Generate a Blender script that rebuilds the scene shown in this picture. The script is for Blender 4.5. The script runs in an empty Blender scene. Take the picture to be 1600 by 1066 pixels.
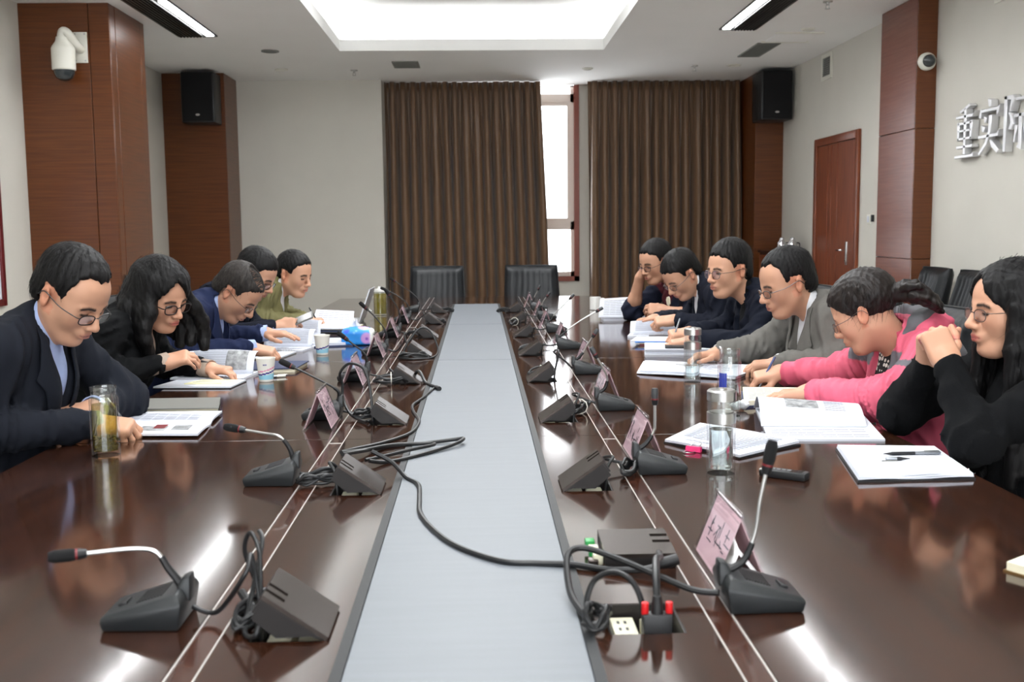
import bpy, bmesh, math, random
import numpy as np
from mathutils import Vector, Matrix
from mathutils.bvhtree import BVHTree
random.seed(7)
SC = bpy.context.scene
COL = SC.collection
PI = math.pi

# ------------------------------------------------------------------ camera
def make_camera():
    cd = bpy.data.cameras.new('camera')
    cam = bpy.data.objects.new('camera', cd)
    COL.objects.link(cam)
    cd.sensor_width = 36.0
    cd.lens = 1650.0 / 1600.0 * 36.0
    cd.clip_start = 0.05
    cd.dof.use_dof = True; cd.dof.focus_distance = 3.4; cd.dof.aperture_fstop = 7.0
    cam.location = (0.0, 0.0, 1.30)
    pitch, yaw, roll = math.radians(-6.13), math.radians(-1.77), math.radians(-0.57)
    R = Matrix.Rotation(yaw, 3, 'Z') @ Matrix.Rotation(PI / 2 + pitch, 3, 'X') @ Matrix.Rotation(roll, 3, 'Z')
    cam.rotation_euler = R.to_euler()
    SC.camera = cam
make_camera()

# ------------------------------------------------------------------ world, exposure
w = bpy.data.worlds.new('overcast_sky'); SC.world = w
w.use_nodes = True
bg = w.node_tree.nodes['Background']
bg.inputs['Color'].default_value = (0.93, 0.96, 1.0, 1)
bg.inputs['Strength'].default_value = 9.0
SC.view_settings.view_transform = 'Standard'
SC.view_settings.look = 'None'
SC.view_settings.gamma = 1.0
SC.view_settings.use_curve_mapping = False
SC.view_settings.exposure = -0.12
SC.cycles.max_bounces = 10
SC.cycles.diffuse_bounces = 4
SC.cycles.glossy_bounces = 4
SC.cycles.transmission_bounces = 8
SC.cycles.transparent_max_bounces = 12
SC.cycles.caustics_reflective = False
SC.cycles.caustics_refractive = False
SC.cycles.sample_clamp_indirect = 6.0
LAMP = 1.0          # overall strength of the room's lamps

def srgb(r, g, b):
    f = lambda c: (c / 12.92 if c <= 0.04045 else ((c + 0.055) / 1.055) ** 2.4)
    return (f(r / 255.0), f(g / 255.0), f(b / 255.0), 1.0)

# ------------------------------------------------------------------ materials
MATS = {}
def mat(name, col, rough=0.5, metal=0.0, spec=0.5, noise=0.0, nscale=8.0, stretch=(1, 1, 1), bump=0.0, bscale=60.0,
        coat=0.0, coat_rough=0.05, trans=0.0, ior=1.45, emit=None, estr=0.0, sheen=0.0, col2=None, ndetail=4.0, distort=0.0, bstretch=None):
    m = bpy.data.materials.new(name); m.use_nodes = True
    nt = m.node_tree; N = nt.nodes; L = nt.links
    p = N['Principled BSDF']
    p.inputs['Base Color'].default_value = col
    p.inputs['Roughness'].default_value = rough
    p.inputs['Metallic'].default_value = metal
    p.inputs['Specular IOR Level'].default_value = spec
    p.inputs['IOR'].default_value = ior
    p.inputs['Coat Weight'].default_value = coat
    p.inputs['Coat Roughness'].default_value = coat_rough
    p.inputs['Transmission Weight'].default_value = trans
    p.inputs['Sheen Weight'].default_value = sheen
    if emit:
        p.inputs['Emission Color'].default_value = emit
        p.inputs['Emission Strength'].default_value = estr
    if noise > 0 or bump > 0:
        tc = N.new('ShaderNodeTexCoord')
    if noise > 0:
        mp = N.new('ShaderNodeMapping'); mp.inputs['Scale'].default_value = stretch
        nz = N.new('ShaderNodeTexNoise'); nz.inputs['Scale'].default_value = nscale
        nz.inputs['Detail'].default_value = ndetail; nz.inputs['Distortion'].default_value = distort
        rp = N.new('ShaderNodeValToRGB')
        c2 = col2 if col2 else tuple(max(0, c * (1 - noise)) for c in col[:3]) + (1,)
        rp.color_ramp.elements[0].position = 0.32; rp.color_ramp.elements[0].color = c2
        rp.color_ramp.elements[1].position = 0.68; rp.color_ramp.elements[1].color = col
        L.new(tc.outputs['Object'], mp.inputs['Vector']); L.new(mp.outputs['Vector'], nz.inputs['Vector'])
        L.new(nz.outputs['Fac'], rp.inputs['Fac']); L.new(rp.outputs['Color'], p.inputs['Base Color'])
    if bump > 0:
        nb = N.new('ShaderNodeTexNoise'); nb.inputs['Scale'].default_value = bscale; nb.inputs['Detail'].default_value = 3
        bp = N.new('ShaderNodeBump'); bp.inputs['Strength'].default_value = bump; bp.inputs['Distance'].default_value = 0.002
        if bstretch:
            mb = N.new('ShaderNodeMapping'); mb.inputs['Scale'].default_value = bstretch
            L.new(tc.outputs['Object'], mb.inputs['Vector']); L.new(mb.outputs['Vector'], nb.inputs['Vector'])
        else:
            L.new(tc.outputs['Object'], nb.inputs['Vector'])
        L.new(nb.outputs['Fac'], bp.inputs['Height']); L.new(bp.outputs['Normal'], p.inputs['Normal'])
    MATS[name] = m
    return m

def thin_glass(name, tint=(1, 1, 1, 1), refl=0.08, rough=0.02):
    """clear thin pane: see-through with a mirror-like sheen that grows towards grazing"""
    m = bpy.data.materials.new(name); m.use_nodes = True
    nt = m.node_tree; N = nt.nodes; L = nt.links
    N.remove(N['Principled BSDF'])
    out = N['Material Output']
    tr = N.new('ShaderNodeBsdfTransparent'); tr.inputs['Color'].default_value = tint
    gl = N.new('ShaderNodeBsdfGlossy'); gl.inputs['Roughness'].default_value = rough
    lw = N.new('ShaderNodeLayerWeight'); lw.inputs['Blend'].default_value = 0.5
    pw = N.new('ShaderNodeMath'); pw.operation = 'POWER'; pw.inputs[1].default_value = 4.0
    L.new(lw.outputs['Facing'], pw.inputs[0])
    mx = N.new('ShaderNodeMath'); mx.operation = 'MULTIPLY_ADD'
    mx.inputs[1].default_value = 0.65; mx.inputs[2].default_value = refl
    mx.use_clamp = True
    mix = N.new('ShaderNodeMixShader')
    L.new(pw.outputs[0], mx.inputs[0]); L.new(mx.outputs[0], mix.inputs['Fac'])
    L.new(tr.outputs[0], mix.inputs[1]); L.new(gl.outputs[0], mix.inputs[2]); L.new(mix.outputs[0], out.inputs['Surface'])
    MATS[name] = m
    return m

mat('wall', srgb(211, 208, 199), 0.75, noise=0.03, nscale=3, bump=0.25, bscale=220)
mat('ceiling', srgb(244, 244, 242), 0.8, noise=0.02, nscale=2)
mat('floor', srgb(216, 213, 208), 0.35, noise=0.08, nscale=12)  # unseen tile, kept pale to bounce light onto ceiling and walls
mat('wood_panel', srgb(102, 56, 25), 0.3, noise=1, col2=srgb(82, 43, 18), nscale=3.2, stretch=(.8, .8, 22), bump=0.08, bscale=30, bstretch=(1, 1, 10), ndetail=6)
mat('wood_panel_sheen', srgb(116, 64, 48), 0.22, noise=1, col2=srgb(104, 54, 40), nscale=3.2, stretch=(.8, .8, 22), bump=0.06, bscale=30, bstretch=(1, 1, 10), ndetail=6)  # same veneer for the right pillar's side, pinkish sheen put into the colour
mat('wood_door', srgb(132, 66, 34), 0.35, noise=1, col2=srgb(98, 45, 22), nscale=3, stretch=(16, 16, 1.2), ndetail=6)
mat('wood_dark', srgb(62, 30, 20), 0.3, noise=1, col2=srgb(40, 18, 12), nscale=3, stretch=(2, 2, 10))
mat('table_wood', srgb(54, 30, 19), 0.115, noise=1, col2=srgb(37, 20, 13), nscale=2.4, stretch=(14, 1.6, 1.6), ndetail=6, distort=0.4, coat=0.35, coat_rough=0.07)
mat('table_side', srgb(66, 34, 22), 0.3, noise=1, col2=srgb(44, 20, 13), nscale=2.4, stretch=(1.6, 14, 1.6))
mat('table_strip', srgb(110, 115, 121), 0.42, noise=0.06, nscale=3, stretch=(2, 22, 2), spec=.35)
mat('dark_trim', srgb(34, 36, 38), 0.5, spec=.3)
mat('groove', srgb(60, 32, 22), 0.14, coat=0.4)
mat('silver', srgb(206, 203, 198), 0.3, metal=0.35)
mat('letter_silver', srgb(226, 226, 228), 0.3, metal=0.55)
mat('steel', srgb(190, 190, 188), 0.3, metal=1.0)
mat('chrome', srgb(225, 225, 228), 0.08, metal=1.0)
mat('black_plastic', srgb(24, 25, 27), 0.42, bump=0.1, bscale=400)
mat('mic_plastic', srgb(31, 34, 36), 0.42, bump=0.15, bscale=500)
mat('black_rubber', srgb(20, 20, 22), 0.5)
mat('cable', srgb(22, 23, 25), 0.4)
mat('lid_metal', srgb(66, 58, 54), 0.26, metal=0.6, noise=0.1, nscale=40, stretch=(1, 14, 1))
mat('lid_dark', srgb(26, 22, 21), 0.5)
mat('foam', srgb(15, 15, 17), 0.95, bump=0.6, bscale=900)
mat('red_plastic', srgb(200, 28, 32), 0.35)
mat('red_dark', srgb(110, 30, 34), 0.4)
mat('blue_plastic', srgb(45, 60, 150), 0.35)
mat('green_plastic', srgb(40, 140, 70), 0.4)
mat('socket_cream', srgb(226, 222, 196), 0.4)
mat('paper', srgb(216, 220, 230), 0.75)
mat('paper_cream', srgb(236, 230, 204), 0.7)
mat('paper_yellow', srgb(238, 234, 190), 0.7)
mat('ink_grey', srgb(150, 153, 164), 0.8)
mat('ink_dark', srgb(52, 54, 66), 0.7)
mat('photo_grey', srgb(176, 178, 180), 0.6, noise=1, col2=srgb(88, 90, 92), nscale=45, ndetail=6)
mat('pink_card', srgb(250, 216, 224), 0.6)
mat('pink_card_back', srgb(196, 92, 104), 0.6)
thin_glass('acrylic', (0.99, 0.98, 0.99, 1), 0.05)
thin_glass('window_glass', (1, 1, 1, 1), 0.03)
thin_glass('bottle_glass', (0.97, 0.985, 0.98, 1), 0.10)
thin_glass('lens_glass', (0.98, 0.98, 1.0, 1), 0.05)
mat('water', srgb(235, 242, 244), 0.02, trans=1.0, ior=1.33)
thin_glass('tea', (0.80, 0.74, 0.30, 1), 0.03)
mat('tea_leaf', srgb(110, 104, 30), 0.7, noise=0.4, nscale=90)
mat('leather', srgb(13, 17, 21), 0.38, spec=0.35, bump=0.35, bscale=160)
mat('curtain', srgb(104, 77, 52), 0.42, noise=0.12, nscale=60, sheen=0.2)
mat('window_frame', srgb(226, 216, 208), 0.4)
mat('window_trim', srgb(128, 60, 42), 0.35)
mat('white_plastic', srgb(226, 225, 214), 0.4)
mat('grille_grey', srgb(120, 122, 118), 0.5)
mat('louver', srgb(58, 60, 58), 0.4, metal=0.5)
mat('dome_smoke', srgb(44, 50, 52), 0.08, coat=0.5)
mat('frame_red', srgb(94, 24, 28), 0.3)
mat('lamp', srgb(255, 255, 255), 0.5, emit=(0.97, 0.99, 1.0, 1), estr=11.0)
mat('tube', srgb(255, 255, 255), 0.5, emit=(0.98, 0.99, 1.0, 1), estr=28.0)
mat('cove', srgb(255, 255, 255), 0.5, emit=(0.98, 0.99, 1.0, 1), estr=28.0)
mat('led_white', srgb(255, 240, 210), 0.4, emit=(1, 0.9, 0.7, 1), estr=1.5)

# ------------------------------------------------------------------ mesh builder
def basis_chain(o):
    m = Matrix.Identity(4)
    while o is not None:
        m = o.matrix_basis @ m
        o = o.parent
    return m

class MB:
    def __init__(s):
        s.v = []; s.f = []; s.mi = []
    def add(s, vs, fs, mi=0):
        n = len(s.v)
        s.v.extend([tuple(map(float, x)) for x in vs])
        s.f.extend([tuple(i + n for i in q) for q in fs]); s.mi.extend([mi] * len(fs))
        return s
    def box(s, x0, x1, y0, y1, z0, z1, mi=0):
        vs = [(x0, y0, z0), (x1, y0, z0), (x1, y1, z0), (x0, y1, z0), (x0, y0, z1), (x1, y0, z1), (x1, y1, z1), (x0, y1, z1)]
        return s.add(vs, [(0, 3, 2, 1), (4, 5, 6, 7), (0, 1, 5, 4), (1, 2, 6, 5), (2, 3, 7, 6), (3, 0, 4, 7)], mi)
    def hexa(s, b, t, mi=0):
        """eight corners: four of the bottom ring, four of the top ring"""
        return s.add(list(b) + list(t), [(3, 2, 1, 0), (4, 5, 6, 7), (0, 1, 5, 4), (1, 2, 6, 5), (2, 3, 7, 6), (3, 0, 4, 7)], mi)
    def obox(s, c, ax, ay, az, hx, hy, hz, mi=0):
        c = Vector(c); ax = Vector(ax).normalized() * hx; ay = Vector(ay).normalized() * hy; az = Vector(az).normalized() * hz
        b = [c - ax - ay - az, c + ax - ay - az, c + ax + ay - az, c - ax + ay - az]
        t = [c - ax - ay + az, c + ax - ay + az, c + ax + ay + az, c - ax + ay + az]
        return s.hexa(b, t, mi)
    def ring(s, c, u, v, r, n):
        return [Vector(c) + Vector(u) * (r * math.cos(2 * PI * i / n)) + Vector(v) * (r * math.sin(2 * PI * i / n)) for i in range(n)]
    def cyl(s, a, b, ra, rb=None, n=12, caps=True, mi=0):
        rb = ra if rb is None else rb
        a = Vector(a); b = Vector(b); d = (b - a).normalized()
        u = d.orthogonal().normalized(); v = d.cross(u)
        vs = s.ring(a, u, v, ra, n) + s.ring(b, u, v, rb, n)
        fs = [(i, (i + 1) % n, n + (i + 1) % n, n + i) for i in range(n)]
        if caps:
            fs += [tuple(range(n - 1, -1, -1)), tuple(range(n, 2 * n))]
        return s.add(vs, fs, mi)
    def lathe(s, prof, c=(0, 0, 0), n=20, axis='Z', mi=0, closed=True):
        """profile of (radius, height); a radius of 0 closes the end"""
        vs = []; fs = []; rows = []
        for r, z in prof:
            row = []
            if r < 1e-6:
                row = [len(vs)]; vs.append((0, 0, z))
            else:
                for i in range(n):
                    row.append(len(vs)); vs.append((r * math.cos(2 * PI * i / n), r * math.sin(2 * PI * i / n), z))
            rows.append(row)
        for a, b in zip(rows, rows[1:]):
            for i in range(n):
                j = (i + 1) % n
                q = [a[i % len(a)], a[j % len(a)], b[j % len(b)], b[i % len(b)]]
                q = list(dict.fromkeys(q))
                if len(q) > 2: fs.append(tuple(q))
        if axis == 'X': vs = [(z, x, y) for x, y, z in vs]
        if axis == 'Y': vs = [(y, z, x) for x, y, z in vs]
        return s.add([(x + c[0], y + c[1], z + c[2]) for x, y, z in vs], fs, mi)
    def tube(s, pts, r, n=8, caps=True, mi=0, radii=None):
        pts = [Vector(p) for p in pts]
        m = len(pts); vs = []; fs = []
        t0 = (pts[1] - pts[0]).normalized(); u = t0.orthogonal().normalized()
        for k, p in enumerate(pts):
            t = (pts[min(k + 1, m - 1)] - pts[max(k - 1, 0)])
            t = t.normalized() if t.length > 1e-9 else t0
            u = (u - t * u.dot(t))
            u = u.normalized() if u.length > 1e-6 else t.orthogonal().normalized()
            v = t.cross(u)
            vs += s.ring(p, u, v, radii[k] if radii else r, n)
        for k in range(m - 1):
            for i in range(n):
                j = (i + 1) % n
                fs.append((k * n + i, k * n + j, (k + 1) * n + j, (k + 1) * n + i))
        if caps:
            fs += [tuple(range(n - 1, -1, -1)), tuple(range((m - 1) * n, m * n))]
        return s.add(vs, fs, mi)
    def prism(s, poly, z0, z1, mi=0):
        n = len(poly)
        vs = [(x, y, z0) for x, y in poly] + [(x, y, z1) for x, y in poly]
        fs = [tuple(range(n - 1, -1, -1)), tuple(range(n, 2 * n))] + [(i, (i + 1) % n, n + (i + 1) % n, n + i) for i in range(n)]
        return s.add(vs, fs, mi)
    def xform(s, M):
        s.v = [tuple(M @ Vector(p)) for p in s.v]
        return s
    def build(s, name, m, parent=None, smooth=None, bevel=0.0, seg=2, world=False, fix=True):
        me = bpy.data.meshes.new(name)
        vs = s.v; loc = None
        if parent is None:
            a = np.array(vs)
            loc = Vector(((a[:, 0].min() + a[:, 0].max()) / 2, (a[:, 1].min() + a[:, 1].max()) / 2, a[:, 2].min()))
            vs = [tuple(Vector(p) - loc) for p in vs]
        elif world:
            inv = basis_chain(parent).inverted()
            vs = [tuple(inv @ Vector(p)) for p in vs]
        me.from_pydata(vs, [], s.f)
        ms = m if isinstance(m, (list, tuple)) else [m]
        for x in ms: me.materials.append(MATS[x])
        if len(ms) > 1: me.polygons.foreach_set('material_index', s.mi)
        if bevel > 0 or fix:
            bm = bmesh.new(); bm.from_mesh(me)
            if fix: bmesh.ops.recalc_face_normals(bm, faces=bm.faces)
            if bevel > 0:
                es = [e for e in bm.edges if len(e.link_faces) == 2 and e.calc_face_angle(0) > 0.5]
                bmesh.ops.bevel(bm, geom=es, offset=bevel, segments=seg, profile=0.5, affect='EDGES', clamp_overlap=True)
            bm.to_mesh(me); bm.free()
        if smooth is None: smooth = bevel > 0
        if smooth:
            me.polygons.foreach_set('use_smooth', [True] * len(me.polygons))
            me.set_sharp_from_angle(angle=math.radians(38))
        me.update()
        o = bpy.data.objects.new(name, me); COL.objects.link(o)
        if loc is not None: o.location = loc
        if parent is not None: o.parent = parent
        return o

def tag(o, label=None, cat=None, group=None, kind=None):
    if label: o['label'] = label
    if cat: o['category'] = cat
    if group: o['group'] = group
    if kind: o['kind'] = kind
    return o
def struct(o, label=None, cat=None):
    return tag(o, label, cat, kind='structure')
def thing(name, label, cat, loc=(0, 0, 0), rz=0.0, group=None):
    o = bpy.data.objects.new(name, None); COL.objects.link(o)
    o.empty_display_size = 0.05
    o.location = loc; o.rotation_euler = (0, 0, rz)
    return tag(o, label, cat, group)
def copy_tree(o, parent=None):
    c = o.copy(); COL.objects.link(c); c.parent = parent
    for ch in list(o.children): copy_tree(ch, c)
    return c
def smooth_path(pts, n=8):
    """Catmull-Rom through the points"""
    P = [Vector(p) for p in pts]; out = []
    for i in range(len(P) - 1):
        p0 = P[max(i - 1, 0)]; p1 = P[i]; p2 = P[i + 1]; p3 = P[min(i + 2, len(P) - 1)]
        for k in range(n):
            t = k / n
            out.append(0.5 * ((2 * p1) + (p2 - p0) * t + (2 * p0 - 5 * p1 + 4 * p2 - p3) * t * t + (3 * p1 - p0 - 3 * p2 + p3) * t ** 3))
    out.append(P[-1])
    return out
# ================================================================== implicit surfaces -> one continuous mesh
def rotmat(yaw=0, pitch=0, roll=0):
    """head frame: x forward, y left, z up; pitch > 0 looks down, yaw > 0 turns left, roll > 0 tips to the right"""
    return np.array(Matrix.Rotation(math.radians(yaw), 3, 'Z') @ Matrix.Rotation(math.radians(pitch), 3, 'Y') @ Matrix.Rotation(math.radians(roll), 3, 'X'))
def smin(a, b, k):
    h = np.clip(.5 + .5 * (b - a) / k, 0, 1)
    return b * (1 - h) + a * h - k * h * (1 - h)
class Field:
    def __init__(s, T=None, R=None):
        s.ops = []; s.T = np.zeros(3) if T is None else np.array(T, float); s.R = np.eye(3) if R is None else np.array(R, float)
    def frame(s, T, R):
        s.T = np.array(T, float); s.R = np.array(R, float); return s
    def pt(s, p):
        return s.R @ np.array(p, float) + s.T
    def cap(s, a, b, ra, rb=None, k=.01, op='u'):
        rb = ra if rb is None else rb
        a = s.pt(a); b = s.pt(b); r = max(ra, rb)
        s.ops.append((op, k, np.minimum(a, b) - r, np.maximum(a, b) + r, ('c', a, b, ra, rb))); return s
    def chain(s, pts, rs, k=.01, op='u'):
        for i in range(len(pts) - 1): s.cap(pts[i], pts[i + 1], rs[i], rs[i + 1], k, op)
        return s
    def ell(s, c, rad, rot=None, k=.01, op='u'):
        c = s.pt(c); R = s.R if rot is None else s.R @ np.array(rot)
        rad = np.array(rad, float); m = rad.max()
        s.ops.append((op, k, c - m, c + m, ('e', c, R, rad))); return s
    def box(s, c, half, rnd, rot=None, k=.01, op='u'):
        c = s.pt(c); R = s.R if rot is None else s.R @ np.array(rot)
        half = np.array(half, float); m = np.linalg.norm(half) + rnd
        s.ops.append((op, k, c - m, c + m, ('b', c, R, half, rnd))); return s
    def fn(s, f):
        s.ops.append(('f', 0, None, None, f)); return s
    def bounds(s, pad=.02):
        lo = np.min([o[2] for o in s.ops if o[0] == 'u'], axis=0); hi = np.max([o[3] for o in s.ops if o[0] == 'u'], axis=0)
        return lo - pad, hi + pad
    @staticmethod
    def prim(q, P):
        if q[0] == 'c':
            _, a, b, ra, rb = q
            ab = b - a; L = max(ab @ ab, 1e-9); pa = P - a
            h = np.clip((pa @ ab) / L, 0, 1)
            return np.sqrt(((pa - h[:, None] * ab) ** 2).sum(1)) - (ra + (rb - ra) * h)
        if q[0] == 'e':
            _, c, R, rad = q
            l = (P - c) @ R
            k0 = np.sqrt(((l / rad) ** 2).sum(1)); k1 = np.sqrt(((l / rad ** 2) ** 2).sum(1)) + 1e-9
            return k0 * (k0 - 1) / k1
        _, c, R, half, rnd = q
        l = np.abs((P - c) @ R) - half
        return np.sqrt((np.maximum(l, 0) ** 2).sum(1)) + np.minimum(l.max(1), 0) - rnd
    def eval(s, P, reach):
        d = np.full(len(P), 1.0)
        for op, k, lo, hi, q in s.ops:
            if op == 'f':
                d = q(P, d); continue
            g = k + reach
            m = np.nonzero(((P > lo - g) & (P < hi + g)).all(1))[0]
            if len(m) == 0: continue
            v = s.prim(q, P[m])
            if op == 'u': d[m] = smin(d[m], v, k)
            else: d[m] = -smin(-d[m], v, k)
        return d
def surface(F, h, lo=None, hi=None, pad=.02, c=4):
    if lo is None: lo, hi = F.bounds(pad)
    lo = np.array(lo, float)
    n = np.ceil((np.array(hi) - lo) / (h * c)).astype(int) + 1
    Hc = h * c
    ax = [lo[i] + (np.arange(n[i]) + .5) * Hc for i in range(3)]
    G = np.stack(np.meshgrid(*ax, indexing='ij'), -1).reshape(-1, 3)
    dc = F.eval(G, Hc * 1.3).reshape(n)
    act = np.argwhere(np.abs(dc) < Hc * 1.15)
    N = n * c + 1
    D = np.where(np.repeat(np.repeat(np.repeat(dc, c, 0), c, 1), c, 2) < 0, -1.0, 1.0).astype(np.float32)
    D = np.pad(D, ((0, 1), (0, 1), (0, 1)), mode='edge')
    M = np.zeros(N, bool)
    r5 = np.stack(np.meshgrid(*[np.arange(c + 1)] * 3, indexing='ij'), -1).reshape(-1, 3)
    idx = (act[:, None, :] * c + r5[None]).reshape(-1, 3)
    M[idx[:, 0], idx[:, 1], idx[:, 2]] = True
    S = np.argwhere(M)
    D[S[:, 0], S[:, 1], S[:, 2]] = F.eval(lo + S * h, h * 2)
    r4 = np.stack(np.meshgrid(*[np.arange(c)] * 3, indexing='ij'), -1).reshape(-1, 3)
    C = (act[:, None, :] * c + r4[None]).reshape(-1, 3)
    off = np.array([[i, j, k] for i in (0, 1) for j in (0, 1) for k in (0, 1)])
    V = np.stack([D[C[:, 0] + o[0], C[:, 1] + o[1], C[:, 2] + o[2]] for o in off], 1)
    neg = V < 0; mix = neg.any(1) & ~neg.all(1)
    C = C[mix]; V = V[mix]
    acc = np.zeros((len(C), 3)); cnt = np.zeros(len(C))
    for a in range(8):
        for b in range(a + 1, 8):
            if np.abs(off[a] - off[b]).sum() != 1: continue
            va, vb = V[:, a], V[:, b]
            x = (va < 0) != (vb < 0)
            t = np.where(x, va / np.where(x, va - vb, 1), 0)
            acc += np.where(x[:, None], off[a] + t[:, None] * (off[b] - off[a]), 0); cnt += x
    P = lo + (C + acc / cnt[:, None]) * h
    key = lambda q: (q[:, 0].astype(np.int64) * N[1] + q[:, 1]) * N[2] + q[:, 2]
    ks = key(C); order = np.argsort(ks); sk = ks[order]
    quads = []
    for axis in range(3):
        e = np.zeros(3, int); e[axis] = 1
        u = np.zeros(3, int); u[(axis + 1) % 3] = 1
        v = np.zeros(3, int); v[(axis + 2) % 3] = 1
        bi = int(np.where((off == e).all(1))[0][0])
        x = (V[:, 0] < 0) != (V[:, bi] < 0)
        c0 = C[x]; flip = V[x, 0] < 0
        q = []; ok = np.ones(len(c0), bool)
        for o in (0 * u, u, u + v, v):
            kk = key(c0 - o); j = np.searchsorted(sk, kk); j = np.clip(j, 0, len(sk) - 1)
            ok &= sk[j] == kk; q.append(order[j])
        q = np.stack(q, 1)
        q[~flip] = q[~flip][:, ::-1]
        quads.append(q[ok])
    return P, np.concatenate(quads)
def largest_piece(P, Q, cols=None):
    n = len(P); lab = np.arange(n)
    while True:
        m = lab[Q].min(1); new = lab.copy()
        for k in range(4): np.minimum.at(new, Q[:, k], m)
        new = new[new]
        if (new == lab).all(): break
        lab = new
    u, c = np.unique(lab, return_counts=True)
    if len(u) == 1: return P, Q, cols
    keep = lab == u[c.argmax()]; idx = np.cumsum(keep) - 1
    return P[keep], idx[Q[keep[Q[:, 0]]]], (cols[keep] if cols is not None else None)
def net_object(name, P, Q, mats, parent=None, cols=None, relax=1, loc=None):
    P, Q, cols = largest_piece(P, Q, cols)
    if relax:
        e = np.concatenate([Q[:, [0, 1]], Q[:, [1, 2]], Q[:, [2, 3]], Q[:, [3, 0]]])
        for _ in range(relax):
            s = np.zeros_like(P); n = np.zeros(len(P))
            np.add.at(s, e[:, 0], P[e[:, 1]]); np.add.at(n, e[:, 0], 1)
            P = P * .5 + .5 * s / np.maximum(n, 1)[:, None]
    me = bpy.data.meshes.new(name)
    me.vertices.add(len(P)); me.vertices.foreach_set('co', P.astype(np.float32).ravel())
    me.loops.add(Q.size); me.loops.foreach_set('vertex_index', Q.astype(np.int32).ravel())
    me.polygons.add(len(Q)); me.polygons.foreach_set('loop_start', np.arange(0, Q.size, 4, dtype=np.int32))
    me.polygons.foreach_set('use_smooth', np.ones(len(Q), bool))
    for x in ([mats] if isinstance(mats, str) else mats): me.materials.append(MATS[x])
    if cols is not None:
        at = me.color_attributes.new('tone', 'FLOAT_COLOR', 'POINT')
        at.data.foreach_set('color', np.concatenate([cols, np.ones((len(cols), 1))], 1).astype(np.float32).ravel())
    me.update(); me.validate()
    o = bpy.data.objects.new(name, me); COL.objects.link(o)
    if parent is not None: o.parent = parent
    if loc is not None: o.location = loc
    return o
def tone_mat(name, rough=.5, spec=.4, bump=0.0, bscale=200, sheen=0):
    m = mat(name, (.5, .5, .5, 1), rough, spec=spec, bump=bump, bscale=bscale, sheen=sheen)
    nt = m.node_tree
    a = nt.nodes.new('ShaderNodeAttribute'); a.attribute_name = 'tone'
    nt.links.new(a.outputs['Color'], nt.nodes['Principled BSDF'].inputs['Base Color'])
    return m
tone_mat('skin', .48, .35, bump=.06, bscale=500)
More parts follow.
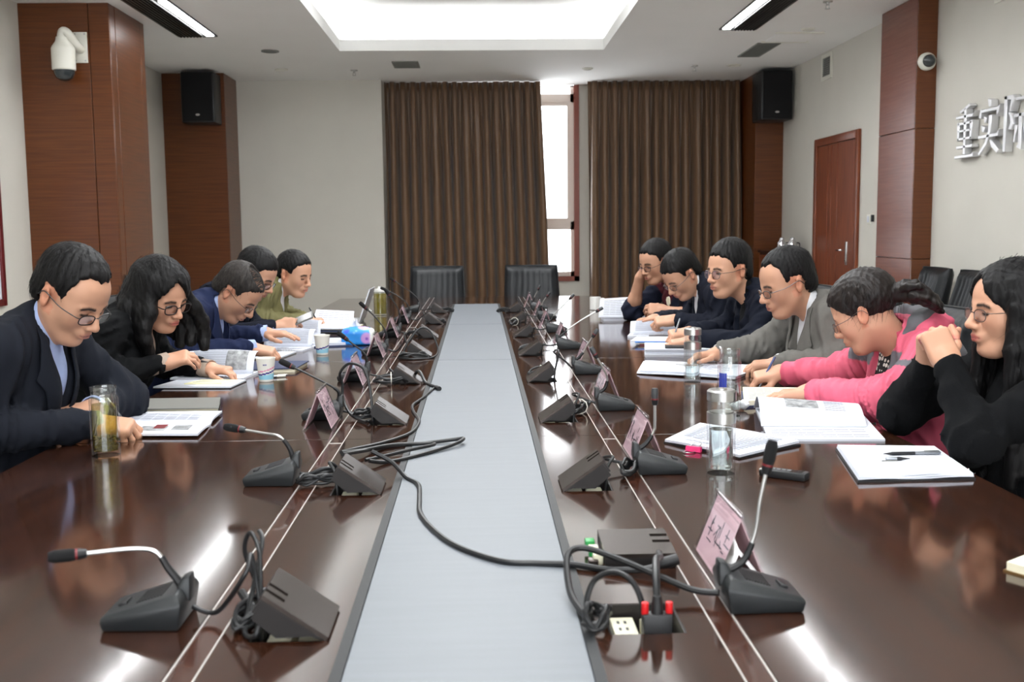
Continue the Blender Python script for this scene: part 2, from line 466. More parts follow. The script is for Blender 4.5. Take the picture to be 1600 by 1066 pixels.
# ================================================================== the room
XL, XR, YB, YF, ZC = -3.41, 3.46, 12.40, -3.2, 3.00
YW = 12.95                      # the window wall, set back behind the curtains
TX0, TX1, TY0, TY1 = -1.32, 1.25, -1.6, 10.40      # tray opening in the ceiling
def room():
    f = struct(MB().box(XL - .1, XR + .1, YF - .1, YW + .1, -0.06, 0).build('floor', 'floor'), 'pale beige tiled floor under the conference table', 'floor')
    m = MB()
    m.box(XL, TX0, YF, YW, ZC, ZC + .04).box(TX1, XR, YF, YW, ZC, ZC + .04).box(TX0, TX1, TY1, YW, ZC, ZC + .04).box(TX0, TX1, YF, TY0, ZC, ZC + .04)
    c = struct(m.build('ceiling', 'ceiling'), 'white plaster ceiling with a long lit tray over the table', 'ceiling')
    # raised tray: lip, ledge, back wall and upper ceiling
    m = MB(); t = .02
    for (x0, x1, y0, y1) in ((TX0 - .002, TX0 + t, TY0, TY1), (TX1 - t, TX1 + .002, TY0, TY1), (TX0 + t, TX1 - t, TY1 - t, TY1 + .002), (TX0 + t, TX1 - t, TY0 - .002, TY0 + t)):
        m.box(x0, x1, y0, y1, ZC - .004, ZC + .10)
    o = m.build('trim_lip', 'ceiling', c, world=True)
    e = .34; h = .36
    m = MB().box(TX0 - e, TX1 + e, TY0 - e, TY1 + e, ZC + h, ZC + h + .04)
    m.box(TX0 - e - .03, TX0 - e, TY0 - e, TY1 + e, ZC + .04, ZC + h).box(TX1 + e, TX1 + e + .03, TY0 - e, TY1 + e, ZC + .04, ZC + h)
    m.box(TX0 - e, TX1 + e, TY1 + e, TY1 + e + .03, ZC + .04, ZC + h).box(TX0 - e, TX1 + e, TY0 - e - .03, TY0 - e, ZC + .04, ZC + h)
    m.build('upper_tray', 'ceiling', c, world=True)
    wl = struct(MB().box(XL - .1, XL, YF, YW, 0, ZC + .04).build('wall_left', 'wall'), 'cream papered wall on the left', 'wall')
    wr = struct(MB().box(XR, XR + .1, YF, YW, 0, ZC + .04).build('wall_right', 'wall'), 'cream papered wall with the door on the right', 'wall')
    fx0, fx1, fz0, fz1 = -2.7, 2.7, .85, 2.75
    m = MB().box(XL - .1, fx0, YF - .1, YF, 0, ZC + .04).box(fx1, XR + .1, YF - .1, YF, 0, ZC + .04).box(fx0, fx1, YF - .1, YF, 0, fz0).box(fx0, fx1, YF - .1, YF, fz1, ZC + .04)
    wf = struct(m.build('wall_front', 'wall'), 'cream papered wall behind the viewer', 'wall')
    w2 = struct(thing('window_2', 'wide daylight window in the wall behind the viewer', 'window', (0, YF, fz0)))
    w2['category'] = 'window'
    m = MB(); s = .05
    m.box(fx0, fx1, YF - .08, YF - .02, fz0, fz0 + s).box(fx0, fx1, YF - .08, YF - .02, fz1 - s, fz1)
    for k in range(5):
        x = fx0 + (fx1 - fx0 - s) * k / 4
        m.box(x, x + s, YF - .08, YF - .02, fz0 + s, fz1 - s)
    m.build('window_frame', 'window_frame', w2, world=True)
    for k in range(4):
        x = fx0 + (fx1 - fx0 - s) * k / 4
        MB().box(x + s, x + (fx1 - fx0 - s) / 4, YF - .053, YF - .048, fz0 + s, fz1 - s).build('pane', 'window_glass', w2, world=True)
    for (cx, cy, cz, sx, sz, rx) in ((0, YF - .09, (fz0 + fz1) / 2, fx1 - fx0, fz1 - fz0, PI / 2), (.46, YW + .12, 1.85, 1.6, 2.3, -PI / 2)):
        ld = bpy.data.lights.new('window_portal', 'AREA'); ld.shape = 'RECTANGLE'; ld.size = sx; ld.size_y = sz
        ld.cycles.is_portal = True
        lo = bpy.data.objects.new('window_portal', ld); COL.objects.link(lo); lo.location = (cx, cy, cz); lo.rotation_euler = (rx, 0, 0)
    m = MB().box(XL, -1.09, YB, YW + .1, 0, ZC)
    wx0, wx1, wz = -0.30, 1.235, 0.70
    m.box(-1.09, wx0, YW, YW + .12, 0, ZC).box(wx1, XR, YW, YW + .12, 0, ZC).box(wx0, wx1, YW, YW + .12, 0, wz)
    wb = struct(m.build('wall_back', 'wall'), 'cream far wall set back around the window', 'wall')
    # window behind the curtains
    wn = struct(thing('window_1', 'tall white framed window, overexposed daylight between the curtains', 'window', (0.46, YW, wz)))
    wn['label'] = 'tall white framed window glowing between the two curtains'; wn['category'] = 'window'
    fr = 0.055
    m = MB().box(wx0, wx1 - .045, YW + .03, YW + .09, wz, wz + fr).box(wx0, wx1 - .045, YW + .03, YW + .09, ZC - .02, ZC)
    for x in (wx0, .30, wx1 - .045 - fr): m.box(x, x + fr, YW + .03, YW + .09, wz, ZC)
    for z in (1.27, 2.80): m.box(wx0, wx1 - .045, YW + .03, YW + .09, z, z + .10)
    m.build('window_frame', 'window_frame', wn, world=True)
    for (x0, x1) in ((wx0 + fr, .30), (.30 + fr, wx1 - .045 - fr)):
        m = MB()
        for (za, zb) in ((1.37, 2.80),):
            s = .04
            m.box(x0, x1, YW + .035, YW + .08, za, za + s).box(x0, x1, YW + .035, YW + .08, zb - s, zb)
            m.box(x0, x0 + s, YW + .035, YW + .08, za + s, zb - s).box(x1 - s, x1, YW + .035, YW + .08, za + s, zb - s)
        sash = m.build('sash', 'window_frame', wn, world=True)
        for (za, zb) in ((wz + fr, 1.27), (1.37, 2.80), (2.90, ZC - .02)):
            MB().box(x0, x1, YW + .055, YW + .06, za, zb).build('pane', 'window_glass', wn, world=True)
    m = MB().box(wx1 - .06, wx1, YW - .03, YW + .10, wz - .06, ZC).box(wx0 - .06, wx1, YW - .03, YW + .10, wz - .06, wz).box(wx0 - .06, wx0, YW - .03, YW + .1, wz, ZC)
    m.build('window_trim', 'window_trim', wn, world=True)
    # pillars clad in veneer
    def pillar(name, label, faces, seams):
        p = struct(thing(name, label, 'pillar', (sum(faces[0][:2]) / 2, sum(faces[0][2:4]) / 2, 0)))
        for (x0, x1, y0, y1, z0, z1, mt) in seams:
            MB().box(x0, x1, y0, y1, z0, z1).build('panel', mt, p, bevel=.003, seg=1, world=True)
        x0, x1, y0, y1 = faces[0]
        MB().box(x0, x1, y0, y1, 0, ZC).build('core', 'wood_dark', p, world=True)
        return p
    g = .004
    A = (XL, -2.755, 8.215, 9.04)
    pillar('pillar', 'wide reddish veneer pillar on the left wall carrying the camera', [A],
           [(XL, -2.895, 8.20, 8.215, 0, ZC, 'wood_panel'), (-2.895 + g, -2.74, 8.20, 8.215, 0, ZC, 'wood_panel'),
            (-2.755, -2.74, 8.215 + g, 8.33, 0, ZC, 'wood_panel'), (-2.755, -2.738, 8.33 + g, 8.93, 0, ZC, 'wood_panel'), (-2.755, -2.74, 8.93 + g, 9.04, 0, ZC, 'wood_panel')])
    A = (XL, -2.755, 11.815, 12.40)
    pillar('pillar', 'dark veneer pillar in the far left corner behind the speaker', [A],
           [(XL, -2.74, 11.80, 11.815, 0, ZC, 'wood_panel'), (-2.755, -2.74, 11.815 + g, 12.40, 0, ZC, 'wood_panel')])
    A = (3.325, XR, 8.015, 8.73)
    zs = (0, 1.03, 2.015, ZC); seg = []
    for a, b in zip(zs, zs[1:]):
        seg.append((3.31, 3.325, 8.015, 8.73, a + g / 2, b - g / 2, 'wood_panel_sheen'))
        seg.append((3.31, XR, 8.0, 8.015, a + g / 2, b - g / 2, 'wood_panel'))
    pillar('pillar', 'shallow glossy veneer pillar on the right wall with a dome camera', [A], seg)
    A = (3.155, XR, 12.015, 12.95)
    pillar('pillar', 'narrow dark veneer pillar in the far right corner', [A],
           [(3.14, XR, 12.0, 12.015, 0, ZC, 'wood_panel'), (3.14, 3.155, 12.015, 12.95, 0, ZC, 'wood_panel')])
    # skirting
    for nm, b in (('baseboard_left', (XL, XL + .015, YF, 8.2, 0, .1)), ('baseboard_right', (XR - .015, XR, YF, 8.0, 0, .1)), ('baseboard_back', (-2.74, -1.09, YB - .015, YB, 0, .1))):
        struct(MB().box(*b).build(nm, 'wood_dark', bevel=.004), 'dark wooden skirting board along the ' + nm.split('_')[1] + ' wall', 'baseboard')
    # door in the right wall
    d = struct(thing('door_1', 'brown wooden door with a lever handle in the right wall', 'door', (XR, 10.15, 0)))
    y0, y1, zt = 9.54, 10.80, 2.155
    x0 = XR - .03
    fw = .075
    MB().box(x0, XR, y0, y0 + fw, 0, zt).box(x0, XR, y1 - fw, y1, 0, zt).box(x0, XR, y0 + fw, y1 - fw, zt - fw, zt).build('door_frame', 'wood_door', d, bevel=.006, world=True)
    ys = [y1 - fw, 10.40, 10.30, 10.12, y0 + fw]
    for k in range(4):
        a, b = ys[k + 1], ys[k]
        MB().box(XR - .014, XR - .001, a + .004, b - .004, .01, zt - fw - .004).build('door_panel', 'wood_door', d, bevel=.003, seg=1, world=True)
    h = MB().box(XR - .022, XR - .012, 9.80, 9.845, 0.92, 1.14).build('handle_plate', 'steel', d, bevel=.003, world=True)
    MB().tube(smooth_path([(XR - .015, 9.822, 1.06), (XR - .07, 9.822, 1.06), (XR - .075, 9.87, 1.06), (XR - .072, 9.94, 1.058)], 5), .009, 8).build('lever', 'chrome', h, smooth=True, world=True)
    MB().cyl((XR - .03, 9.822, .96), (XR - .012, 9.822, .96), .014, n=12).build('lock', 'chrome', h, smooth=True, world=True)
room()

# ------------------------------------------------------------------ ceiling lamps and fittings
def lamps():
    z = ZC + .36
    ys = [(8.86 - 1.9 * k - 1.3, 8.86 - 1.9 * k) for k in range(5)]
    for k, (a, b) in enumerate(ys):
        t = thing('ceiling_light', ['farthest', 'second', 'middle', 'fourth', 'nearest'][k] + ' square lit panel in the white ceiling tray', 'light', (-.035, (a + b) / 2, z), 0, 'panels in the ceiling tray')
        m = MB()
        x0, x1 = -.73, .66; s = .02; zb = z - .05
        m.box(x0, x0 + s, a, b, zb, z).box(x1 - s, x1, a, b, zb, z).box(x0 + s, x1 - s, a, a + s, zb, z).box(x0 + s, x1 - s, b - s, b, zb, z)
        m.build('frame', 'silver', t, world=True)
        MB().box(x0 + s, x1 - s, a + s, b - s, zb + .01, z - .005).build('diffuser', 'lamp', t, world=True)
    # tubes lying on the ledge of the tray
    e = .10; zl = ZC + .045
    spots = []
    for x in (TX0 - e, TX1 + e):
        y = TY0
        while y < TY1 - .1:
            spots.append(((x, y, zl), (x, min(y + 1.98, TY1), zl))); y += 2.0
    x = TX0
    for (xa, xb) in ((TX0, -.04), (-.03, TX1)):
        spots.append(((xa, TY1 + e, zl), (xb, TY1 + e, zl))); spots.append(((xa, TY0 - e, zl), (xb, TY0 - e, zl)))
    for a, b in spots:
        (xa, ya, za), (xb, yb, zb) = a, b
        hw = .018
        o = MB().box(min(xa, xb) - (hw if xa == xb else 0), max(xa, xb) + (hw if xa == xb else 0), min(ya, yb) - (hw if ya == yb else 0), max(ya, yb) + (hw if ya == yb else 0), za, za + .02).build('cove_tube', 'cove')
        tag(o, 'white tube lamp hidden on the ledge of the ceiling tray', 'light', 'tubes on the tray ledge')
    # long slot fittings: tube on the table side, dark louvres on the wall side
    for side, (xa, xb, ye, xt) in (('left', (-2.60, -2.26, 9.57, -2.31)), ('right', (2.115, 2.44, 9.35, 2.165))):
        t = thing('slot_light', 'long recessed ceiling slot with tubes and dark louvres on the ' + side, 'light', ((xa + xb) / 2, 7.5, ZC), 0, 'ceiling slots')
        y0 = ye - 6.2; s = .012
        m = MB().box(xa, xa + s, y0, ye, ZC - .012, ZC).box(xb - s, xb, y0, ye, ZC - .012, ZC).box(xa, xb, ye - s, ye, ZC - .012, ZC).box(xa, xb, y0, y0 + s, ZC - .012, ZC)
        m.build('frame', 'black_plastic', t, world=True)
        MB().box(xa + s, xb - s, y0 + s, ye - s, ZC - .003, ZC - .001).build('backing', 'lid_dark', t, world=True)
        lo, hi = (xa + s, xt - .05) if side == 'left' else (xt + .05, xb - s)
        for k in range(8):
            x = lo + (hi - lo) * (k + .5) / 8
            MB().box(x - .006, x + .006, y0 + s, ye - s, ZC - .02, ZC - .004).build('louvre', 'louver', t, world=True)
        y = ye - .06
        for k in range(4):
            MB().box(xt - .032, xt + .032, y - 1.40, y, ZC - .016, ZC - .004).build('tube', 'tube', t, world=True)
            y -= 1.5
    def grille(name, label, x0, x1, y0, y1, frame='white_plastic', n=10):
        t = thing(name, label, 'vent', ((x0 + x1) / 2, (y0 + y1) / 2, ZC))
        m = MB(); s = .02; z0 = ZC - .012
        m.box(x0, x0 + s, y0, y1, z0, ZC).box(x1 - s, x1, y0, y1, z0, ZC).box(x0 + s, x1 - s, y0, y0 + s, z0, ZC).box(x0 + s, x1 - s, y1 - s, y1, z0, ZC)
        m.build('frame', frame, t, world=True)
        MB().box(x0 + s, x1 - s, y0 + s, y1 - s, ZC - .003, ZC - .001).build('backing', 'lid_dark', t, world=True)
        for k in range(n):
            y = y0 + s + (y1 - y0 - 2 * s) * (k + .5) / n
            MB().box(x0 + s, x1 - s, y - .008, y + .008, ZC - .010, ZC - .004).build('slat', 'grille_grey', t, world=True)
    grille('ceiling_vent', 'small grey square grille in the ceiling beyond the tray', -.86, -.59, 11.04, 11.45, 'grille_grey')
    grille('ceiling_vent', 'oblong grey slatted grille in the ceiling on the right', 2.64, 2.86, 10.05, 10.83, 'grille_grey', 16)
    grille('ceiling_vent', 'grey grille at the top edge left of the tray', -1.98, -1.70, 7.72, 8.02, 'grille_grey')
    t = thing('access_hatch', 'white flush hatch panel in the ceiling by the oblong grille', 'hatch', (2.88, 9.76, ZC))
    MB().box(2.69, 3.07, 9.54, 9.98, ZC - .008, ZC).build('panel', 'ceiling', t, bevel=.002, world=True)
    MB().box(2.66, 3.10, 9.51, 9.54, ZC - .012, ZC).box(2.66, 3.10, 9.98, 10.01, ZC - .012, ZC).build('edge', 'white_plastic', t, world=True)
    def at_ceiling(px, py):    # used once to read positions: metres on the ceiling
        return px, py
    for (x, y, lb) in ((-1.31, 11.65, 'small brass sprinkler head hanging left of the curtains'), (2.70, 8.24, 'small sprinkler head near the right pillar'), (2.33, 11.45, 'small sprinkler head above the right curtain'), (-.70, 8.45, 'small sprinkler head inside the ceiling tray')):
        z0 = ZC if abs(x) > 1.2 else ZC + .36
        t = thing('sprinkler', lb, 'sprinkler', (x, y, z0), 0, 'ceiling sprinklers')
        MB().lathe([(0, 0), (.04, 0), (.036, -.008), (.012, -.01), (.012, -.03), (0, -.03)], n=12).build('escutcheon', 'steel', t, smooth=True)
        MB().cyl((-.012, 0, -.028), (-.012, 0, -.055), .003, n=6).build('arm', 'steel', t)
        MB().cyl((.012, 0, -.028), (.012, 0, -.055), .003, n=6).build('arm', 'steel', t)
        MB().lathe([(0, -.053), (.02, -.054), (.02, -.058), (0, -.058)], n=12).build('deflector', 'steel', t)
    for (x, y, r, lb, mt) in ((-1.96, 10.38, .085, 'round dark recessed downlight left of the ceiling tray', 'louver'), (1.20, 11.6, .06, 'round white ceiling disc in front of the window', 'white_plastic'), (2.74, 11.4, .075, 'round flat white ceiling speaker near the right curtain', 'white_plastic'), (2.90, 9.36, .06, 'small round smoke detector beside the hatch', 'white_plastic'), (-2.07, 11.55, .07, 'round flat white disc above the beige wall', 'white_plastic')):
        t = thing('ceiling_disc', lb, 'ceiling fitting', (x, y, ZC))
        MB().lathe([(r * .72, -.001), (r * .76, -.014), (r, -.01), (r, 0), (r * .72, -.001)], n=20).build('rim', 'white_plastic' if mt != 'louver' else 'grille_grey', t, smooth=True)
        MB().lathe([(0, -.006), (r * .74, -.004), (r * .74, -.001), (0, -.001)], n=20).build('disc', mt, t, smooth=True)
    # wall vents
    for (y0, y1, z0, z1, lb) in ((10.36, 10.66, 2.72, 2.97, 'white framed vent high on the wall above the door'), (6.83, 7.10, 2.745, 2.97, 'white framed vent high on the wall above the silver lettering')):
        t = thing('wall_vent', lb, 'vent', (XR, (y0 + y1) / 2, z0))
        s = .035
        m = MB(); xa = XR - .018
        m.box(xa, XR, y0, y0 + s, z0, z1).box(xa, XR, y1 - s, y1, z0, z1).box(xa, XR, y0 + s, y1 - s, z0, z0 + s).box(xa, XR, y0 + s, y1 - s, z1 - s, z1)
        m.build('frame', 'white_plastic', t, world=True)
        MB().box(XR - .005, XR - .001, y0 + s, y1 - s, z0 + s, z1 - s).build('backing', 'lid_dark', t, world=True)
        for k in range(9):
            z = z0 + s + (z1 - z0 - 2 * s) * (k + .5) / 9
            MB().box(XR - .014, XR - .004, y0 + s, y1 - s, z - .006, z + .006).build('slat', 'grille_grey', t, world=True)
lamps()

def wall_things():
    # PTZ camera on a bracket, left pillar
    t = thing('security_camera', 'white dome security camera on a wall bracket, left pillar', 'camera', (-3.04, 8.2, 2.42))
    cx, yc = -3.036, 8.06
    MB().box(-3.005, -2.905, 8.186, 8.20, 2.56, 2.785).build('wall_plate', 'white_plastic', t, bevel=.003, world=True)
    for z_ in (2.575, 2.77):
        for x_ in (-2.99, -2.92): MB().cyl((x_, 8.18, z_), (x_, 8.188, z_), .006, n=8).build('screw', 'steel', t, world=True)
    MB().tube(smooth_path([(-2.955, 8.19, 2.66), (-2.965, 8.12, 2.68), (-2.99, 8.07, 2.735), (-3.02, yc, 2.765), (cx, yc, 2.745), (cx, yc, 2.70)], 6), .036, 14).build('bracket', 'white_plastic', t, smooth=True, world=True)
    MB().lathe([(0, 2.725), (.046, 2.725), (.050, 2.70), (.054, 2.69), (.078, 2.655), (.084, 2.64), (.084, 2.492), (.078, 2.486), (0, 2.486)], (cx, yc, 0), 28).build('housing', 'white_plastic', t, smooth=True, world=True)
    MB().lathe([(.075, 2.495), (.073, 2.465), (.058, 2.430), (.03, 2.412), (0, 2.406)], (cx, yc, 0), 28).build('dome', 'dome_smoke', t, smooth=True, world=True)
    t = thing('dome_camera', 'small round dome camera on the right pillar', 'camera', (3.378, 8.0, 2.50))
    c = (3.378, 0, 2.507)
    MB().lathe([(0, 8.0), (.066, 8.0), (.066, 7.975), (.052, 7.955), (.045, 7.952)], c, 24, axis='Y').build('base', 'white_plastic', t, smooth=True, world=True)
    MB().lathe([(.047, 7.956), (.045, 7.935), (.034, 7.915), (.018, 7.905), (0, 7.902)], c, 24, axis='Y').build('dome', 'dome_smoke', t, smooth=True, world=True)
    # loudspeakers
    for (x0, x1, y0, y1, z0, z1, lb) in ((-3.12, -2.77, 11.45, 11.78, 2.44, 2.97, 'black wall loudspeaker on the far left pillar'), (3.09, 3.43, 11.55, 11.98, 2.44, 2.97, 'black wall loudspeaker in the far right corner')):
        t = thing('loudspeaker', lb, 'speaker', ((x0 + x1) / 2, (y0 + y1) / 2, z0))
        MB().box(x0, x1, y0 + .02, y1, z0, z1).build('cabinet', 'black_plastic', t, bevel=.015, world=True)
        MB().box(x0 + .015, x1 - .015, y0, y0 + .02, z0 + .015, z1 - .015).build('grille', 'foam', t, bevel=.008, world=True)
        m = MB().lathe([(0, y0 - .004), (.022, y0 - .004), (.024, y0), (0, y0)], ((x0 + x1) / 2, 0, z0 + .08), 16, axis='Y')
        m.v = [(x, y, z0 + .08 + (z - z0 - .08) * .5) for x, y, z in m.v]
        m.build('badge', 'silver', t, smooth=True, world=True)
        MB().box((x0 + x1) / 2 - .06, (x0 + x1) / 2 + .06, y1, y1 + .03, z0 + .15, z1 - .15).build('bracket', 'black_plastic', t, world=True)
    # framed panel cut off at the left edge of the view
    t = thing('picture_frame', 'dark red framed board on the left wall', 'frame', (XL + .02, 7.0, 0.85))
    y0, y1, z0, z1 = 5.2, 7.68, 0.78, 1.84; s = .05
    m = MB().box(XL, XL + .03, y0, y0 + s, z0, z1).box(XL, XL + .03, y1 - s, y1, z0, z1).box(XL, XL + .03, y0 + s, y1 - s, z0, z0 + s).box(XL, XL + .03, y0 + s, y1 - s, z1 - s, z1)
    m.build('frame', 'frame_red', t, bevel=.006, world=True)
    MB().box(XL, XL + .012, y0 + s, y1 - s, z0 + s, z1 - s).build('board', 'paper', t, world=True)
    # switch by the door
    t = thing('wall_switch', 'small white switch plate between door and pillar', 'switch', (XR, 9.35, 1.30))
    MB().box(XR - .012, XR, 9.25, 9.33, 1.30, 1.385).build('plate', 'white_plastic', t, bevel=.004, world=True)
    MB().box(XR - .017, XR - .012, 9.27, 9.31, 1.315, 1.37).build('rocker', 'paper', t, bevel=.002, world=True)
    MB().box(XR - .02, XR, 9.18, 9.215, 1.32, 1.38).build('sensor', 'black_plastic', t, bevel=.004, world=True)
    # silver lettering on the right wall; strokes as polygons in a 0..1 square, u to the right as read (towards the camera), v up
    glyphs = [
      ('重', 7.535, .285, [[(.18, .88), (.72, 1.0), (.80, .95), (.62, .91), (.28, .84)], [(.02, .80), (.93, .80), (1.0, .85), (.9, .74), (.02, .745)],
        [(.46, .93), (.58, .93), (.58, .06), (.46, .06)], [(.12, .67), (.88, .67), (.88, .62), (.12, .62)], [(.10, .68), (.24, .68), (.22, .33), (.12, .33)], [(.78, .68), (.92, .68), (.89, .33), (.79, .33)],
        [(.14, .53), (.86, .53), (.86, .485), (.14, .485)], [(.12, .385), (.88, .385), (.88, .335), (.12, .335)], [(.08, .235), (.92, .235), (.92, .18), (.08, .18)], [(0, .055), (.9, .055), (1.0, .09), (1.0, 0), (0, 0)]]),
      ('实', 7.19, .30, [[(.42, 1.0), (.58, .97), (.60, .84), (.48, .84)], [(.02, .68), (.10, .84), (.17, .82), (.13, .66)], [(.12, .82), (.88, .82), (1.0, .86), (.95, .72), (.86, .64), (.84, .76), (.12, .76)],
        [(.26, .70), (.40, .66), (.38, .57), (.30, .57)], [(.16, .54), (.32, .50), (.30, .41), (.20, .41)], [(.02, .36), (.88, .36), (.98, .42), (.95, .30), (.02, .30)],
        [(.50, .70), (.64, .70), (.60, .40), (.44, .18), (.12, 0), (.02, .02), (.34, .22), (.48, .42)], [(.56, .26), (.68, .24), (1.0, .06), (.92, 0), (.66, .12)]]),
      ('际', 6.85, .31, [[(.04, .96), (.16, .96), (.16, 0), (.04, 0)], [(.04, .96), (.40, .96), (.44, .90), (.32, .68), (.26, .68), (.32, .88), (.04, .90)], [(.28, .68), (.40, .60), (.44, .46), (.38, .36), (.24, .38), (.32, .48), (.30, .58), (.22, .66)],
        [(.50, .90), (.92, .90), (.92, .84), (.50, .84)], [(.46, .62), (1.0, .62), (1.0, .56), (.46, .56)], [(.66, .62), (.78, .62), (.78, 0), (.58, .06), (.66, .10)], [(.52, .44), (.62, .42), (.52, .14), (.46, .14)], [(.84, .44), (.90, .46), (1.0, .18), (.92, .14)]])]
    for ch, y, wd, strokes in glyphs:
        t = thing('wall_letter', {'重': 'silver metal character farthest left of the wall lettering', '实': 'silver metal character in the middle of the wall lettering', '际': 'silver metal character cut by the right edge of the view'}[ch], 'lettering', (XR, y - wd / 2, 1.755), 0, 'silver characters on the right wall')
        hz = .37
        for st in strokes:
            m = MB(); n = len(st)
            vs = [(XR - .055, y - u * wd, 1.755 + v * hz) for u, v in st] + [(XR - .004, y - u * wd, 1.755 + v * hz) for u, v in st]
            m.add(vs, [tuple(range(n)), tuple(range(2 * n - 1, n - 1, -1))] + [(i, (i + 1) % n, n + (i + 1) % n, n + i) for i in range(n)])
            m.build('stroke', 'letter_silver', t, bevel=.003, seg=1, world=True)
wall_things()

def curtain(name, label, x0t, x1t, x0b, x1b, yc, z0, z1, nf, seed, amp=.085):
    rnd = random.Random(seed)
    xs = []; n = nf * 14
    ph = [rnd.uniform(-.6, .6) for _ in range(nf + 1)]; am = [rnd.uniform(.6, 1.25) for _ in range(nf + 1)]
    m = MB(); rows = 26; vs = []
    for r in range(rows):
        v = r / (rows - 1); z = z1 + (z0 - z1) * v
        for i in range(n + 1):
            u = i / n; k = u * nf; ki = min(int(k), nf - 1); fr = k - ki
            a = am[ki] * (1 - fr) + am[ki + 1] * fr; p = ph[ki] * (1 - fr) + ph[ki + 1] * fr
            A = amp * a * (.45 + .55 * min(1, v * 2.2))
            x = (x0t + (x1t - x0t) * u) * (1 - v) + (x0b + (x1b - x0b) * u) * v
            s1 = math.sin(2 * PI * k + p * (1 + .5 * v))
            fine = .35 * max(0, 1 - v * 2.5) * math.sin(6 * PI * k + p * 3)
            x += .018 * math.cos(2 * PI * k + p) * min(1, v * 2)
            vs.append((x, yc + A * (s1 * abs(s1) ** -.3 if abs(s1) > 1e-3 else 0) + amp * .3 * fine + .012 * math.sin(5 * v + ki), z))
    W = n + 1
    fs = [(r * W + i, r * W + i + 1, (r + 1) * W + i + 1, (r + 1) * W + i) for r in range(rows - 1) for i in range(n)]
    m.add(vs, fs)
    o = m.build(name, 'curtain', smooth=True, fix=False)
    md = o.modifiers.new('thickness', 'SOLIDIFY'); md.thickness = .004
    o.data.set_sharp_from_angle(angle=PI)
    return tag(o, label, 'curtain', 'pleated brown curtains')
curtain('curtain', 'brown pleated curtain left of the lit window', -1.07, .745, -1.07, .84, 12.58, .03, 2.995, 15, 3)
curtain('curtain', 'brown pleated curtain right of the lit window', 1.305, 3.10, 1.305, 3.13, 12.58, .03, 2.995, 15, 5)

def side_cabinet():
    t = thing('side_cabinet', 'dark low cabinet in the far right corner behind the men', 'cabinet', (3.30, 11.3, 0))
    MB().box(3.12, 3.44, 10.98, 11.65, .06, 1.0).build('body', 'wood_dark', t, bevel=.004, world=True)
    MB().box(3.10, 3.45, 10.96, 11.67, 1.0, 1.025).build('top', 'wood_dark', t, bevel=.004, world=True)
    MB().box(3.14, 3.43, 11.0, 11.63, 0, .06).build('plinth', 'wood_dark', t, world=True)
    for y in (10.99, 11.32):
        d = MB().box(3.108, 3.12, y, y + .32, .08, .98).build('door', 'wood_door', t, bevel=.003, world=True)
        MB().cyl((3.095, y + .16, .6), (3.108, y + .16, .6), .012, n=10).build('knob', 'steel', d, smooth=True, world=True)
    for (x, y, lb) in ((3.26, 11.30, 'shiny steel flask on the corner cabinet, left one'), (3.34, 11.18, 'shiny steel flask on the corner cabinet, right one')):
        f = thing('vacuum_flask', lb, 'flask', (x, y, 1.025), 0, 'flasks on the corner cabinet')
        MB().lathe([(0, 0), (.045, 0), (.048, .004), (.048, .085), (.030, .110), (.028, .118), (0, .118)], n=24).build('body', 'chrome', f, smooth=True)
        MB().lathe([(0, .118), (.026, .118), (.026, .135), (.018, .142), (0, .142)], n=20).build('stopper', 'chrome', f, smooth=True)
        MB().tube(smooth_path([(.044, 0, .085), (.075, 0, .08), (.078, 0, .04), (.046, 0, .03)], 5), .006, 8).build('handle', 'black_plastic', f, smooth=True)
side_cabinet()
